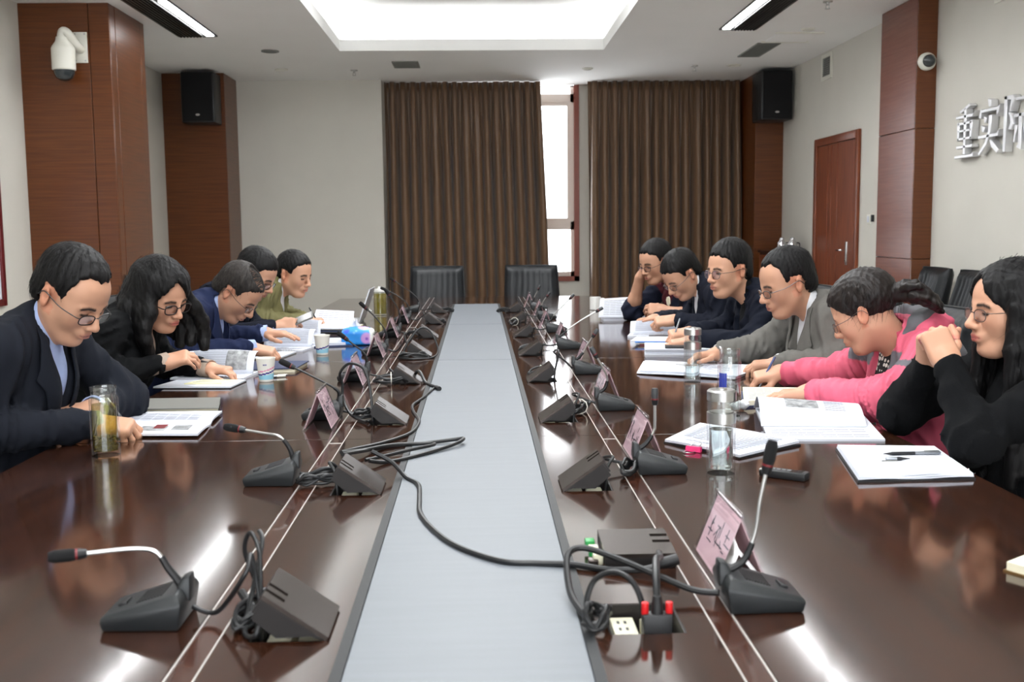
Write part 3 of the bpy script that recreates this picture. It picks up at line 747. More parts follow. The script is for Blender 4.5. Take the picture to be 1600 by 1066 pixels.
# ================================================================== conference table
CX = -0.02
TZ = 0.75
TXL, TXR, TYN, TYE = -1.105, 1.085, 0.10, 8.45
SOCK_Y = [1.375 + 0.782 * i for i in range(8)]
SOCK_W, SOCK_L = .118, .105         # along the table, across it
def table():
    t = thing('conference_table', 'long glossy dark brown conference table with a grey centre strip', 'table', (CX, (TYN + TYE) / 2, 0))
    th = .045
    seams = [TYN, 1.10, 2.75, 4.40, 6.05, TYE]
    g = .0012
    for a, b in zip(seams, seams[1:]):
        MB().box(TXL, CX - .375, a + g, b - g, TZ - th, TZ).build('top_panel', 'table_wood', t, bevel=.0015, seg=1, world=True)
        MB().box(CX + .375, TXR, a + g, b - g, TZ - th, TZ).build('top_panel', 'table_wood', t, bevel=.0015, seg=1, world=True)
    ye = 7.69
    # boards between groove and centre strip, cut out round the sockets
    for s in (-1, 1):
        h0, h1 = .1915, .1915 + SOCK_L
        xs = sorted((CX + s * .171, CX + s * .336)); hx = sorted((CX + s * h0, CX + s * h1))
        for a, b in zip(seams, seams[1:]):
            ys = [y for y in SOCK_Y if a < y < b]
            m = MB(); cur = a + g
            for y in ys:
                m.box(xs[0], xs[1], cur, y, TZ - th, TZ)
                m.box(xs[0], hx[0], y, y + SOCK_W, TZ - th, TZ).box(hx[1], xs[1], y, y + SOCK_W, TZ - th, TZ)
                cur = y + SOCK_W
            m.box(xs[0], xs[1], cur, b - g if b < TYE else ye, TZ - th, TZ)
            m.build('inner_board', 'table_wood', t, world=True)
        a, b = sorted((CX + s * .339, CX + s * .372))
        MB().box(a, b, TYN, TYE, TZ - th, TZ - .001).build('groove_strip', 'groove', t, world=True)
        for q in (.336, .372):
            a, b = sorted((CX + s * q, CX + s * (q + .0022)))
            MB().box(a, b, TYN, TYE, TZ - th, TZ + .0008).build('inlay_line', 'silver', t, world=True)
        a, b = sorted((CX + s * .156, CX + s * .171))
        MB().box(a, b, TYN, ye, TZ - th, TZ + .0004).build('edge_band', 'dark_trim', t, world=True)
        for y in (2.70, 5.9):
            a, b = sorted((CX + s * .339, CX + s * .372))
            MB().box(a, b, y, y + .003, TZ - .01, TZ).build('inlay_cross', 'silver', t, world=True)
    for a, b in zip([TYN, 4.405, 6.05], [4.405, 6.05, ye]):
        MB().box(CX - .1555, CX + .1555, a + .003, b - .003, TZ - th, TZ).build('centre_panel', 'table_strip', t, bevel=.0015, seg=1, world=True)
    MB().box(CX - .336, CX + .336, ye, TYE, TZ - th, TZ - .0003).build('end_board', 'table_wood', t, world=True)
    MB().box(TXL + .01, TXR - .01, TYN + .01, TYE - .01, TZ - .15, TZ - th - .10).build('core', 'table_side', t, world=True)
    # apron, plinths
    MB().box(TXL, TXL + .03, TYN, TYE, TZ - .13, TZ - th).build('apron', 'table_side', t, bevel=.004, world=True)
    MB().box(TXR - .03, TXR, TYN, TYE, TZ - .13, TZ - th).build('apron', 'table_side', t, bevel=.004, world=True)
    MB().box(TXL + .03, TXR - .03, TYE - .03, TYE, TZ - .13, TZ - th).build('apron', 'table_side', t, bevel=.004, world=True)
    MB().box(TXL + .03, TXR - .03, TYN, TYN + .03, TZ - .13, TZ - th).build('apron', 'table_side', t, bevel=.004, world=True)
    for y in (.5, 2.5, 4.5, 6.5, 7.9):
        MB().box(CX - .42, CX + .42, y - .10, y + .10, 0, TZ - .13).build('plinth', 'table_side', t, bevel=.01, world=True)
table()
# ================================================================== things fixed to or standing on the table
def bend(pts, n=8): return smooth_path(pts, n)
ORD = ['nearest', 'second', 'third', 'fourth', 'fifth', 'sixth', 'seventh', 'farthest']
def socket_meshes():
    """flip-up socket: hinge at x = 0, opening towards +x, length along y"""
    L, Wd = SOCK_L, SOCK_W
    ang = math.radians(35); c, s = math.cos(ang), math.sin(ang)
    parts = []
    m = MB()                                     # open box in the table, floor and walls
    z0 = -.062
    m.box(0, L, 0, Wd, z0 - .004, z0).box(0, .003, 0, Wd, z0, -.001).box(L - .003, L, 0, Wd, z0, -.001).box(.003, L - .003, 0, .003, z0, -.001).box(.003, L - .003, Wd - .003, Wd, z0, -.001)
    parts.append(('well', 'lid_dark', m, 0))
    m = MB().box(.012, .046, .012, Wd - .012, z0, -.016).box(.056, .090, .012, Wd - .012, z0, -.018)
    parts.append(('insert', 'socket_cream', m, .002))
    # lid plate with two cable slots at the free edge
    t = .006
    def P(a, y, n): return (a * c - n * s, y, a * s + n * c)
    m = MB(); sl = .030; y1, y2 = Wd * .60, Wd * .80; hw = .005
    def slab(a0, a1, ya, yb): m.hexa([P(a0, ya, 0), P(a1, ya, 0), P(a1, yb, 0), P(a0, yb, 0)], [P(a0, ya, t), P(a1, ya, t), P(a1, yb, t), P(a0, yb, t)])
    slab(0, L - sl, 0, Wd)
    for ya, yb in ((0, y1 - hw), (y1 + hw, y2 - hw), (y2 + hw, Wd)): slab(L - sl, L, ya, yb)
    parts.append(('lid', 'lid_metal', m, 0))
    for y in (0, Wd - .004):
        m = MB(); q = [(0, 0), (L * .96, 0), (L * .96, -.030), (L * .55, -.034), (.02, -.006)]
        vs = [P(a, y, n) for a, n in q] + [P(a, y + .004, n) for a, n in q]; n = len(q)
        m.add(vs, [tuple(range(n)), tuple(range(2 * n - 1, n - 1, -1))] + [(i, (i + 1) % n, n + (i + 1) % n, n + i) for i in range(n)])
        parts.append(('lid_cheek', 'lid_dark', m, 0))
    m = MB(); m.hexa([P(L - .004, 0, -.022), P(L, 0, -.022), P(L, Wd, -.022), P(L - .004, Wd, -.022)], [P(L - .004, 0, 0), P(L, 0, 0), P(L, Wd, 0), P(L - .004, Wd, 0)])
    parts.append(('lid_lip', 'lid_dark', m, 0))
    return parts
def sockets():
    hx = .1915
    proto = None
    for s in (1, -1):
        for i, y in enumerate(SOCK_Y):
            if s > 0 and i == 0: continue
            lb = ORD[i] + ' raised flip-up socket box ' + ('right' if s > 0 else 'left') + ' of the grey strip'
            if proto is None:
                proto = thing('socket_box', lb, 'socket box', (0, 0, TZ), 0, 'flip-up sockets along the table')
                for nm, mt, m, bv in socket_meshes(): m.build(nm, mt, proto, bevel=bv)
                o = proto
            else: o = copy_tree(proto)
            tag(o, lb)
            if s > 0: o.location = (CX + hx, y, TZ)
            else:
                o.location = (CX - hx, y + SOCK_W, TZ); o.rotation_euler = (0, 0, PI)
    # the nearest one on the right: module pulled out, well left open
    x0 = CX + hx; y0 = SOCK_Y[0]
    t = thing('open_socket', 'open socket well with cream outlets and a black plug, nearest right', 'socket box', (x0, y0, TZ))
    for nm, mt, m, bv in socket_meshes()[:2]: m.build(nm, mt, t, bevel=bv)
    for (a, b) in ((.020, .03), (.020, .055), (.020, .08), (.064, .03), (.064, .08)):
        MB().box(a, a + .004, b, b + .010, -.0165, -.0155).build('slot', 'black_plastic', t)
        MB().box(a + .010, a + .014, b, b + .010, -.0165, -.0155).build('slot', 'black_plastic', t)
    # lifted lid module lying behind the well
    t = thing('socket_module', 'detached bronze socket lid lying flat behind the open well', 'socket lid', (CX + .275, 1.71, TZ))
    L, Wd = .115, .115; xa, ya = CX + .218, 1.65
    M = Matrix.Translation((xa, ya, TZ + .003)) @ Matrix.Rotation(math.radians(4), 4, 'X')
    m = MB().box(0, L - .03, 0, Wd, .016, .022).box(L - .03, L, 0, .05, .016, .022).box(L - .03, L, .062, .078, .016, .022).box(L - .03, L, .09, Wd, .016, .022)
    m.xform(M).build('lid', 'lid_metal', t, world=True)
    MB().box(0, L, 0, .004, -.002, .016).xform(M).build('lid_cheek', 'lid_dark', t, world=True)
    MB().box(L - .004, L, .004, Wd, -.002, .016).xform(M).build('lid_lip', 'lid_dark', t, world=True)
    MB().box(0, .004, .004, Wd, -.002, .016).xform(M).build('lid_lip', 'lid_dark', t, world=True)
    for k, (dx, dy, mt) in enumerate(((-.012, .07, 'socket_cream'), (-.014, .045, 'green_plastic'), (-.010, .02, 'socket_cream'), (-.018, .015, 'lid_metal'), (-.016, .09, 'green_plastic'))):
        MB().box(dx - .008, dx + .008, dy - .009, dy + .009, -.001, .010 + .004 * (k % 3)).xform(M).build('terminal', mt, t, bevel=.002, world=True)
sockets()

# ------------------------------------------------------------------ desk microphones
def mic_base(flip):
    """wedge base, rear (tall) at x = 0, front slopes down to x = .115; y width"""
    Lb, Wb, hr, hf = .112, .105, .052, .022
    parts = []
    b = [(.006, -Wb / 2 + .004, 0), (Lb, -Wb / 2 + .008, 0), (Lb, Wb / 2 - .008, 0), (.006, Wb / 2 - .004, 0)]
    mid = [(0, -Wb / 2, hr * .75), (Lb + .004, -Wb / 2 + .006, hf * .8), (Lb + .004, Wb / 2 - .006, hf * .8), (0, Wb / 2, hr * .75)]
    top = [(.008, -Wb / 2 + .010, hr), (Lb - .004, -Wb / 2 + .014, hf), (Lb - .004, Wb / 2 - .014, hf), (.008, Wb / 2 - .010, hr)]
    m = MB().add(b + mid + top, [(3, 2, 1, 0), (8, 9, 10, 11)] + [(i, (i + 1) % 4, 4 + (i + 1) % 4, 4 + i) for i in range(4)] + [(4 + i, 4 + (i + 1) % 4, 8 + (i + 1) % 4, 8 + i) for i in range(4)])
    parts.append(('base', 'mic_plastic', m, .004))
    # raised rear fin behind the neck socket
    m = MB().hexa([(-.004, -.020, .03), (.016, -.020, .045), (.016, .020, .045), (-.004, .020, .03)], [(-.003, -.014, hr + .016), (.010, -.014, hr + .012), (.010, .014, hr + .012), (-.003, .014, hr + .016)])
    parts.append(('rear_fin', 'mic_plastic', m, .004))
    m = MB()
    for k in range(9):
        x = .034 + k * .0042; z = hr + (hf - hr) * (x - .008) / (Lb - .012)
        m.obox((x, 0, z + .0006), (1, 0, -.3), (0, 1, 0), (.3, 0, 1), .0011, .026, .0008)
    parts.append(('grille', 'black_plastic', m, 0))
    z = hr + (hf - hr) * (.092 - .008) / (Lb - .012)
    parts.append(('button', 'black_rubber', MB().obox((.092, 0, z + .001), (1, 0, -.3), (0, 1, 0), (.3, 0, 1), .006, .013, .0022), .001))
    return parts
mat('mic_head', srgb(70, 72, 74), .35, metal=.5, bump=.5, bscale=900)
def mics():
    protos = {}
    # (side, index, base rear x, y centre, heading, neck points relative, red ring)
    def place(side, i, x, y, rz, neck, label, steel=True):
        t = thing('microphone', label, 'microphone', (x, y, TZ), rz, 'desk microphones along the table')
        if 'b' not in protos:
            protos['b'] = [mm.build(nm, mt, t, bevel=bv) for nm, mt, mm, bv in mic_base(False)]
        else:
            for o in protos['b']:
                c = o.copy(); COL.objects.link(c); c.parent = t
        inv = Matrix.Rotation(-rz, 4, 'Z')
        pts = [(.012, 0, .05)] + [tuple(inv @ Vector(p)) for p in neck]
        P = bend(pts, 6); n = len(P); k0 = int(n * .42)
        MB().tube(P[:k0 + 1], .0048, 8, radii=[.0062 - .0014 * q / k0 for q in range(k0 + 1)]).build('flexible_neck', 'black_rubber', t, smooth=True)
        nk = MB().tube(P[k0:], .0032, 8).build('neck', 'steel' if steel else 'black_plastic', t, smooth=True)
        d = (P[-1] - P[-2]).normalized(); e = P[-1]
        MB().cyl(e, e + d * .012, .006, .0085, 12).build('collar', 'black_plastic', t, smooth=True)
        MB().cyl(e + d * .012, e + d * .015, .0082, .0082, 12).build('ring', 'red_dark', t, smooth=True)
        if side == 'r' and i:
            MB().tube([e + d * .015, e + d * .019, e + d * .034, e + d * .038], .01, 12, radii=[.0074, .0080, .0080, .0066]).build('capsule', 'mic_head', t, smooth=True)
        else:
            MB().tube([e + d * .015, e + d * .022, e + d * .042, e + d * .050], .01, 12, radii=[.0078, .0090, .0090, .0066]).build('capsule', 'foam', t, smooth=True)
        return t
    # left row: base rear faces the strip, so the heading is pi (front towards the people)
    Ls = [(-.415, 1.468, [(-.03, .0, .075), (-.045, 0, .098), (-.075, 0, .104), (-.135, -.02, .105)]),
          (-.400, 2.290, [(-.02, 0, .075), (-.04, 0, .100), (-.075, .01, .106), (-.118, .02, .112)]),
          (-.405, 3.08, [(-.01, .0, .075), (-.035, .0, .095), (-.09, .0, .125), (-.135, .0, .148)]),
          (-.405, 3.86, [(-.01, .0, .075), (-.02, .0, .10), (-.05, .0, .125), (-.075, .0, .145)]),
          (-.405, 4.66, [(-.005, .0, .08), (-.02, .0, .12), (-.055, .0, .165), (-.085, .0, .195)]),
          (-.405, 5.45, [(-.005, 0, .09), (-.01, 0, .13), (-.03, 0, .17), (-.05, .0, .20)]),
          (-.405, 6.25, [(-.01, .0, .08), (-.03, .0, .12), (-.09, .0, .165), (-.13, .0, .185)]),
          (-.395, 7.00, [(-.01, .0, .08), (-.04, .0, .12), (-.10, .0, .165), (-.15, .0, .20)])]
    for i, (x, y, nk) in enumerate(Ls):
        place('l', i, x, y, PI, nk, ORD[i] + ' black desk microphone in the left row', steel=i < 2)
    Rs = [(.345, 1.485, [(.036, 0, .065), (.052, .0, .105), (.058, .0, .15), (.066, .0, .192)]),
          (.345, 2.335, [(.030, 0, .065), (.045, 0, .090), (.047, .0, .110), (.047, .0, .150)]),
          (.350, 3.16, [(.03, 0, .065), (.035, .0, .095), (.022, .0, .125), (.005, .0, .155)]),
          (.350, 3.95, [(.03, 0, .065), (.045, .0, .085), (.055, .0, .105), (.075, .0, .135)]),
          (.350, 4.78, [(.03, 0, .065), (.06, .0, .09), (.11, .0, .125), (.18, .0, .165)]),
          (.350, 5.55, [(.03, 0, .065), (.05, .0, .095), (.085, .0, .13), (.125, .0, .17)]),
          (.350, 6.35, [(.02, 0, .065), (.03, .0, .09), (.04, .0, .11), (.055, .0, .13)]),
          (.345, 7.08, [(.02, 0, .065), (.03, .0, .09), (.04, .0, .11), (.05, .0, .13)])]
    for i, (x, y, nk) in enumerate(Rs):
        place('r', i, x, y, 0, nk, ORD[i] + ' black desk microphone in the right row')
mics()

# ------------------------------------------------------------------ acrylic name stands
def name_stands():
    rnd = random.Random(21)
    def stand(x, y, ln, hgt, wd, label, rz=0.0, ink=True):
        t = thing('name_stand', label, 'name stand', (x, y, TZ), rz, 'tent name stands')
        th = .0022
        for s in (1, -1):
            n = Vector((s * hgt, 0, wd)).normalized()
            b0 = Vector((s * wd, -ln / 2, 0)); b1 = Vector((s * wd, ln / 2, 0)); t0 = Vector((0, -ln / 2, hgt)); t1 = Vector((0, ln / 2, hgt))
            m = MB().hexa([b0, b1, t1, t0], [q - n * th for q in (b0, b1, t1, t0)])
            m.build('acrylic_sheet', 'acrylic', t)
            g = .007; a = .06
            c0 = b0.lerp(t0, a) + Vector((0, g, 0)); c1 = b1.lerp(t1, a) - Vector((0, g, 0)); d1 = b1.lerp(t1, .93) - Vector((0, g, 0)); d0 = b0.lerp(t0, .93) + Vector((0, g, 0))
            k = MB().hexa([q - n * (th + .0006) for q in (c0, c1, d1, d0)], [q - n * (th + .0014) for q in (c0, c1, d1, d0)])
            card = k.build('card', 'pink_card', t)
            if ink:      # three brush-written characters, too soft to read
                up = (t0 - b0).normalized(); al = Vector((0, s, 0))
                for ch in range(3):
                    cc = Vector((s * wd * .5, 0, hgt * .5)) + al * (ch - 1) * ln * .27
                    for q in range(6):
                        a_ = rnd.uniform(-.016, .016); b_ = rnd.uniform(-.02, .02); l_ = rnd.uniform(.006, .016)
                        dirv = al if rnd.random() < .5 else up
                        if rnd.random() < .25: dirv = (al + up * rnd.choice((-1, 1))).normalized()
                        sd = dirv.cross(n)
                        c_ = cc + al * a_ + up * b_ - n * (th + .0002)
                        MBs[0].append((t, c_, dirv, sd, n, l_))
            MBs[1](t, card, s)
        b = MB().box(-.004, .004, -ln / 2, ln / 2, hgt - .004, hgt + .001).build('ridge', 'acrylic', t, bevel=.001)
        return t
    MBs = [[], None]
    def flush(t, card, s):
        if not MBs[0]: return
        m = MB()
        for (_, c_, dirv, sd, n, l_) in MBs[0]:
            m.obox(c_, dirv, sd, n, l_, .0009, .0003)
        o = m.build('handwriting', 'ink_dark', card); o['kind'] = 'stuff'
        MBs[0].clear()
    MBs[1] = flush
    for i, (x, y) in {2: (-.447, 2.955), 3: (-.447, 3.75), 4: (-.447, 4.55), 5: (-.447, 5.36), 6: (-.447, 6.16)}.items():
        stand(x, y, .17, .108, .042, 'tent name stand with pink card, ' + ORD[i - 2] + ' in the left row')
    for i, (x, y, rz) in {0: (.398, 1.650, .0), 1: (.390, 2.500, .0), 2: (.402, 3.33, 0), 3: (.415, 4.12, 0), 4: (.385, 4.92, 0), 5: (.36, 5.70, 0), 6: (.37, 6.50, 0), 7: (.345, 7.24, 0)}.items():
        stand(x, y, .17, .108, .042, 'tent name stand with pink card, ' + ORD[i] + ' in the right row', rz)
name_stands()

# ------------------------------------------------------------------ cables
def cables():
    z = TZ + .004
    def cable(pts, label, r=.0042, plug=None, name='cable', n=8, group='black cables on the table'):
        pth = bend(pts, n)
        if plug:
            t = thing(name, label, 'cable', (pts[0][0], pts[0][1], TZ), 0, group)
            MB().tube(pth, r, 8).build('cord', 'cable', t, smooth=True, world=True)
            for (a, d, L, R_) in plug:
                a = Vector(a); d = Vector(d).normalized()
                MB().tube([a, a + d * L * .3, a + d * L], R_, 10, radii=[R_ * .7, R_, R_]).build('plug', 'black_rubber', t, smooth=True, world=True)
            return t
        o = MB().tube(pth, r, 8).build(name, 'cable', smooth=True)
        return tag(o, label, 'cable', group)
    def bundle(c, ax, ln, rad, turns, seed, label, tie=True):
        """coiled spare cable tied in the middle"""
        rnd = random.Random(seed); ax = Vector(ax).normalized(); sd = Vector((-ax.y, ax.x, 0)); pts = []
        for k in range(turns):
            for q in range(8):
                a = 2 * PI * q / 8
                rr = rad * (.55 + .45 * abs(math.cos(a))) * rnd.uniform(.7, 1.1)
                p = Vector(c) + ax * (ln * math.cos(a) * rnd.uniform(.85, 1.1)) + sd * (rr * math.sin(a)) + Vector((0, 0, .006 + rnd.uniform(0, .030) * (.4 + .6 * abs(math.sin(a)))))
                pts.append(p)
        t = thing('cable_coil', label, 'cable', (c[0], c[1], TZ), 0, 'tied cable coils on the table')
        MB().tube(bend(pts, 4), .0036, 7).build('cord', 'cable', t, smooth=True, world=True)
        if tie:
            m = MB(); pp = [Vector(c) + sd * (rad * 1.0 * math.cos(2 * PI * k / 10)) + Vector((0, 0, .022 + .022 * math.sin(2 * PI * k / 10))) for k in range(11)]
            m.tube(pp, .0018, 6).build('tie', 'white_plastic', t, smooth=True, world=True)
    # coils beside every socket
    left = [(-.315, 1.46, (.4, 1, 0)), (-.335, 2.25, (1, .25, 0)), (-.315, 3.05, (1, .3, 0)), (-.315, 3.72, (1, .1, 0)), (-.28, 4.46, (1, .2, 0)), (-.31, 5.40, (1, 0, 0)), (-.25, 6.12, (1, 0, 0)), (-.22, 6.92, (1, .3, 0))]
    for i, (x, y, ax) in enumerate(left):
        bundle((x, y, TZ), ax, .058, .026, 5, 40 + i, ORD[i] + ' coil of tied black cable in the left row', tie=i in (2, 3))
    right = [(.158, 1.405, (.3, 1, 0)), (.333, 2.30, (.5, 1, 0)), (.295, 3.08, (.6, 1, 0)), (.225, 3.86, (1, .2, 0)), (.22, 4.66, (1, .3, 0)), (.24, 5.46, (1, .3, 0)), (.20, 5.95, (.6, 1, 0)), (.16, 6.85, (1, .3, 0))]
    for i, (x, y, ax) in enumerate(right):
        bundle((x, y, TZ), ax, .045 if i else .03, .024, 5, 60 + i, ORD[i] + ' coil of tied black cable in the right row', tie=i in (2, 3, 6))
    # leads from each microphone to its socket
    mics_l = [(-.415, 1.468), (-.400, 2.290), (-.405, 3.08), (-.405, 3.86), (-.405, 4.66), (-.405, 5.45), (-.405, 6.25), (-.395, 7.00)]
    lift = [.075, .035, .02, .03, .075, .03, .05, .03]
    for i, (x, y) in enumerate(mics_l):
        sy = SOCK_Y[i] + .085
        cable([(x + .002, y, TZ + .018), (x + .04, y - .01, TZ + .014), (x + .085, y - .03, TZ + lift[i]), (CX - .308, sy + .01, TZ + lift[i] * 1.05 + .012), (CX - .293, sy - .012, TZ + .030), (CX - .288, sy - .02, TZ - .02)], 'black lead from the ' + ORD[i] + ' left microphone to its socket', .0036)
    mics_r = [(.345, 1.485), (.345, 2.335), (.350, 3.16), (.350, 3.95), (.350, 4.78), (.350, 5.55), (.350, 6.35), (.345, 7.08)]
    for i, (x, y) in enumerate(mics_r):
        if i == 0: continue
        sy = SOCK_Y[i] + .085; lf = (.05, .03, .045, .08, .02, .02, .03, .02)[i]
        cable([(x + .0, y, TZ + .018), (x - .03, y + .01, TZ + lf * .6), (x - .07, y + .0, TZ + lf), (CX + .308, sy + .015, TZ + lf + .02), (CX + .293, sy - .005, TZ + .030), (CX + .288, sy - .02, TZ - .02)], 'black lead from the ' + ORD[i] + ' right microphone to its socket', .0036)
    # looping wires standing over the nearest left box
    cable([(-.325, 1.50, TZ + .03), (-.345, 1.505, TZ + .085), (-.335, 1.50, TZ + .115), (-.318, 1.475, TZ + .095), (-.312, 1.45, TZ + .04), (-.308, 1.43, TZ - .01)], 'tall thin cable loop above the nearest left socket', .0034)
    cable([(-.335, 1.56, TZ + .10), (-.325, 1.53, TZ + .09), (-.325, 1.45, TZ + .04), (-.325, 1.40, TZ + .006), (-.305, 1.375, TZ + .010), (-.300, 1.39, TZ + .03), (-.306, 1.41, TZ - .01)], 'cable hanging in front of the nearest left socket', .0036)
    cable([(-.345, 1.475, TZ + .035), (-.33, 1.45, TZ + .028), (-.318, 1.43, TZ + .022), (-.306, 1.42, TZ - .005)], 'thick black plug lead beside the nearest left socket', .0065)
    # loop ring over the third left socket
    cable([(-.41, 3.13, TZ + .09), (-.415, 3.12, TZ + .125), (-.385, 3.11, TZ + .155), (-.34, 3.09, TZ + .14), (-.320, 3.05, TZ + .085), (-.312, 3.02, TZ + .035), (-.306, 3.01, TZ - .01)], 'high cable loop arching over the third left socket', .0042)
    cable([(-.41, 3.13, TZ + .09), (-.408, 3.12, TZ + .05), (-.38, 3.06, TZ + .012), (-.33, 2.97, TZ + .006), (-.315, 2.95, TZ + .012), (-.306, 2.98, TZ - .01)], 'low cable curling in front of the third left socket', .0042)
    # large loop over the fifth left socket
    cable([(-.33, 4.50, TZ + .01), (-.31, 4.55, TZ + .06), (-.26, 4.62, TZ + .115), (-.215, 4.62, TZ + .10), (-.18, 4.55, TZ + .03), (-.20, 4.47, z), (-.27, 4.42, z), (-.33, 4.44, z)], 'wide cable loop standing over the fifth left socket', .0042)
    # long cable lying across the grey strip
    cable([(-.245, 2.335, TZ + .055), (-.20, 2.33, TZ + .03), (-.165, 2.29, z), (-.135, 2.22, z), (-.126, 2.10, z), (-.118, 1.99, z), (-.085, 1.87, z), (-.04, 1.77, z), (.03, 1.69, z), (.09, 1.675, z), (.145, 1.66, z + .002), (.20, 1.63, TZ + .006), (.255, 1.61, TZ + .012), (.285, 1.615, TZ + .020)], 'long black cable crossing the grey strip to the right side', .0052, plug=[((.278, 1.613, TZ + .018), (1, .1, .25), .032, .0095)], name='display_cable')
    # flat loops beside the second left socket
    cable([(-.325, 2.45, z + .02), (-.30, 2.52, z + .01), (-.24, 2.62, z), (-.15, 2.66, z), (-.06, 2.68, z + .006), (-.045, 2.66, z + .01), (-.07, 2.62, z + .004), (-.15, 2.52, z), (-.22, 2.45, z), (-.26, 2.42, z + .01)], 'long flat cable loop reaching onto the grey strip', .0050, name='display_cable')
    cable([(-.33, 2.47, z + .02), (-.29, 2.55, z + .008), (-.22, 2.61, z + .008), (-.13, 2.62, z + .008), (-.12, 2.59, z + .01), (-.17, 2.54, z + .01), (-.24, 2.46, z + .01), (-.27, 2.43, z + .01)], 'shorter flat cable loop beside the second left socket', .0046, name='display_cable')
    cable([(-.335, 2.50, z + .015), (-.32, 2.60, z), (-.25, 2.68, z), (-.19, 2.80, z), (-.175, 2.95, z), (-.185, 3.05, z), (-.20, 3.13, z), (-.21, 3.25, z), (-.185, 3.40, z), (-.165, 3.55, z), (-.152, 3.63, z)], 'black cable running along the left dark band', .0046, plug=[((-.155, 3.61, z + .003), (.35, -1, 0), .05, .008)], name='display_cable')
    cable([(-.245, 3.86, TZ + .0), (-.23, 3.83, TZ + .03), (-.215, 3.80, TZ + .03), (-.195, 3.74, z), (-.17, 3.66, z), (-.15, 3.62, z)], 'short thick connector lead behind the third left socket', .006)
    # near right: plug with red screws and its leads
    t = thing('video_plug', 'black video plug with two red thumbscrews standing in the open socket', 'plug', (.237, 1.385, TZ - .016))
    bx, by = .237, 1.385
    MB().hexa([(bx - .019, by - .009, TZ - .016), (bx + .019, by - .009, TZ - .016), (bx + .019, by + .009, TZ - .016), (bx - .019, by + .009, TZ - .016)],
              [(bx - .021, by - .010, TZ + .026), (bx + .021, by - .010, TZ + .026), (bx + .021, by + .010, TZ + .026), (bx - .021, by + .010, TZ + .026)]).build('shell', 'black_plastic', t, bevel=.003, world=True)
    for s in (-1, 1):
        MB().cyl((bx + s * .0165, by, TZ + .024), (bx + s * .0165, by, TZ + .041), .0052, .0050, 12).build('thumbscrew', 'red_plastic', t, smooth=True, bevel=.001, world=True)
    MB().tube([(bx, by, TZ + .025), (bx, by, TZ + .036), (bx, by, TZ + .05)], .007, 10, radii=[.009, .008, .006]).build('boot', 'black_rubber', t, smooth=True, world=True)
    MB().tube(bend([(bx, by, TZ + .035), (bx + .002, by + .02, TZ + .065), (bx + .012, by + .08, TZ + .075), (bx + .03, by + .15, TZ + .055), (bx + .04, by + .22, TZ + .040)], 6), .0052, 8).build('cord', 'cable', t, smooth=True, world=True)
    cable([(.222, 1.40, TZ - .01), (.220, 1.405, TZ + .03), (.208, 1.42, TZ + .058), (.185, 1.44, TZ + .066), (.158, 1.45, TZ + .05), (.146, 1.44, TZ + .02), (.152, 1.42, z)], 'small cable arch beside the red-screwed plug', .0042)
    cable([(.345, 1.485, TZ + .016), (.31, 1.50, TZ + .016), (.26, 1.53, TZ + .030), (.20, 1.57, TZ + .046), (.155, 1.59, TZ + .055), (.130, 1.57, TZ + .048), (.128, 1.50, TZ + .018), (.140, 1.44, z + .004), (.150, 1.41, z)], 'black lead bending from the nearest right microphone to the coil', .0052)
cables()
# ================================================================== papers, cups, bottles, pens
mat('cup_paper', srgb(232, 230, 222), .6); mat('cup_cyan', srgb(150, 206, 228), .6); mat('cup_pink', srgb(226, 150, 180), .6); mat('cup_blue', srgb(52, 48, 130), .6)
mat('folder_navy', srgb(44, 56, 88), .45); mat('folder_black', srgb(24, 24, 27), .45); mat('notebook_grey', srgb(112, 112, 108), .55); mat('notebook_maroon', srgb(96, 34, 40), .5)
mat('tissue_blue', srgb(42, 140, 226), .4, noise=1, col2=srgb(30, 104, 206), nscale=14); mat('tissue_purple', srgb(188, 140, 214), .4); mat('tissue_white', srgb(240, 242, 246), .8)
mat('pen_grey', srgb(150, 154, 160), .3, metal=.6); mat('pen_black', srgb(24, 24, 28), .35); mat('pen_blue', srgb(64, 78, 120), .3)
mat('laptop', srgb(196, 198, 202), .3, metal=.7); mat('keys', srgb(70, 72, 76), .5); mat('screen', srgb(24, 26, 30), .15)
mat('porcelain', srgb(234, 234, 230), .2, coat=.5); mat('clip_pink', srgb(230, 60, 120), .35); mat('gold', srgb(170, 140, 96), .3, metal=.9)
def quad_pt(q, u, v):
    a, b, c, d = [Vector(p) for p in q]        # near-left, near-right, far-right, far-left
    return (a * (1 - u) + b * u) * (1 - v) + (d * (1 - u) + c * u) * v
def sheet(name, q, z0, th, mt, parent=None, zf=None, nu=8, nv=8, world=True, off=None):
    """sheet or block of paper over a quad on the table; zf(u, v) lifts it"""
    m = MB(); top = []; bot = []
    for j in range(nv + 1):
        for i in range(nu + 1):
            u, v = i / nu, j / nv; p = quad_pt(q, u, v); z = TZ + z0 + (zf(u, v) if zf else 0)
            dx = off(u, v) if off else (0, 0)
            top.append((p.x + dx[0], p.y + dx[1], z + th)); bot.append((p.x + dx[0], p.y + dx[1], z))
    W = nu + 1; n = len(top); fs = []
    for j in range(nv):
        for i in range(nu):
            a = j * W + i; fs.append((a, a + 1, a + W + 1, a + W)); fs.append((n + a, n + a + W, n + a + W + 1, n + a + 1))
    for i in range(nu):
        fs.append((i, n + i, n + i + 1, i + 1)); a = nv * W + i; fs.append((a, a + 1, n + a + 1, n + a))
    for j in range(nv):
        a = j * W; fs.append((a, a + W, n + a + W, n + a)); a = j * W + nu; fs.append((a, n + a, n + a + W, a + W))
    m.add(top + bot, fs)
    return m.build(name, mt, parent, smooth=True, world=world) if parent is not None else m.build(name, mt, smooth=True)
def patch(q, u0, u1, v0, v1): return [tuple(quad_pt(q, *t)) for t in ((u0, v0), (u1, v0), (u1, v1), (u0, v1))]
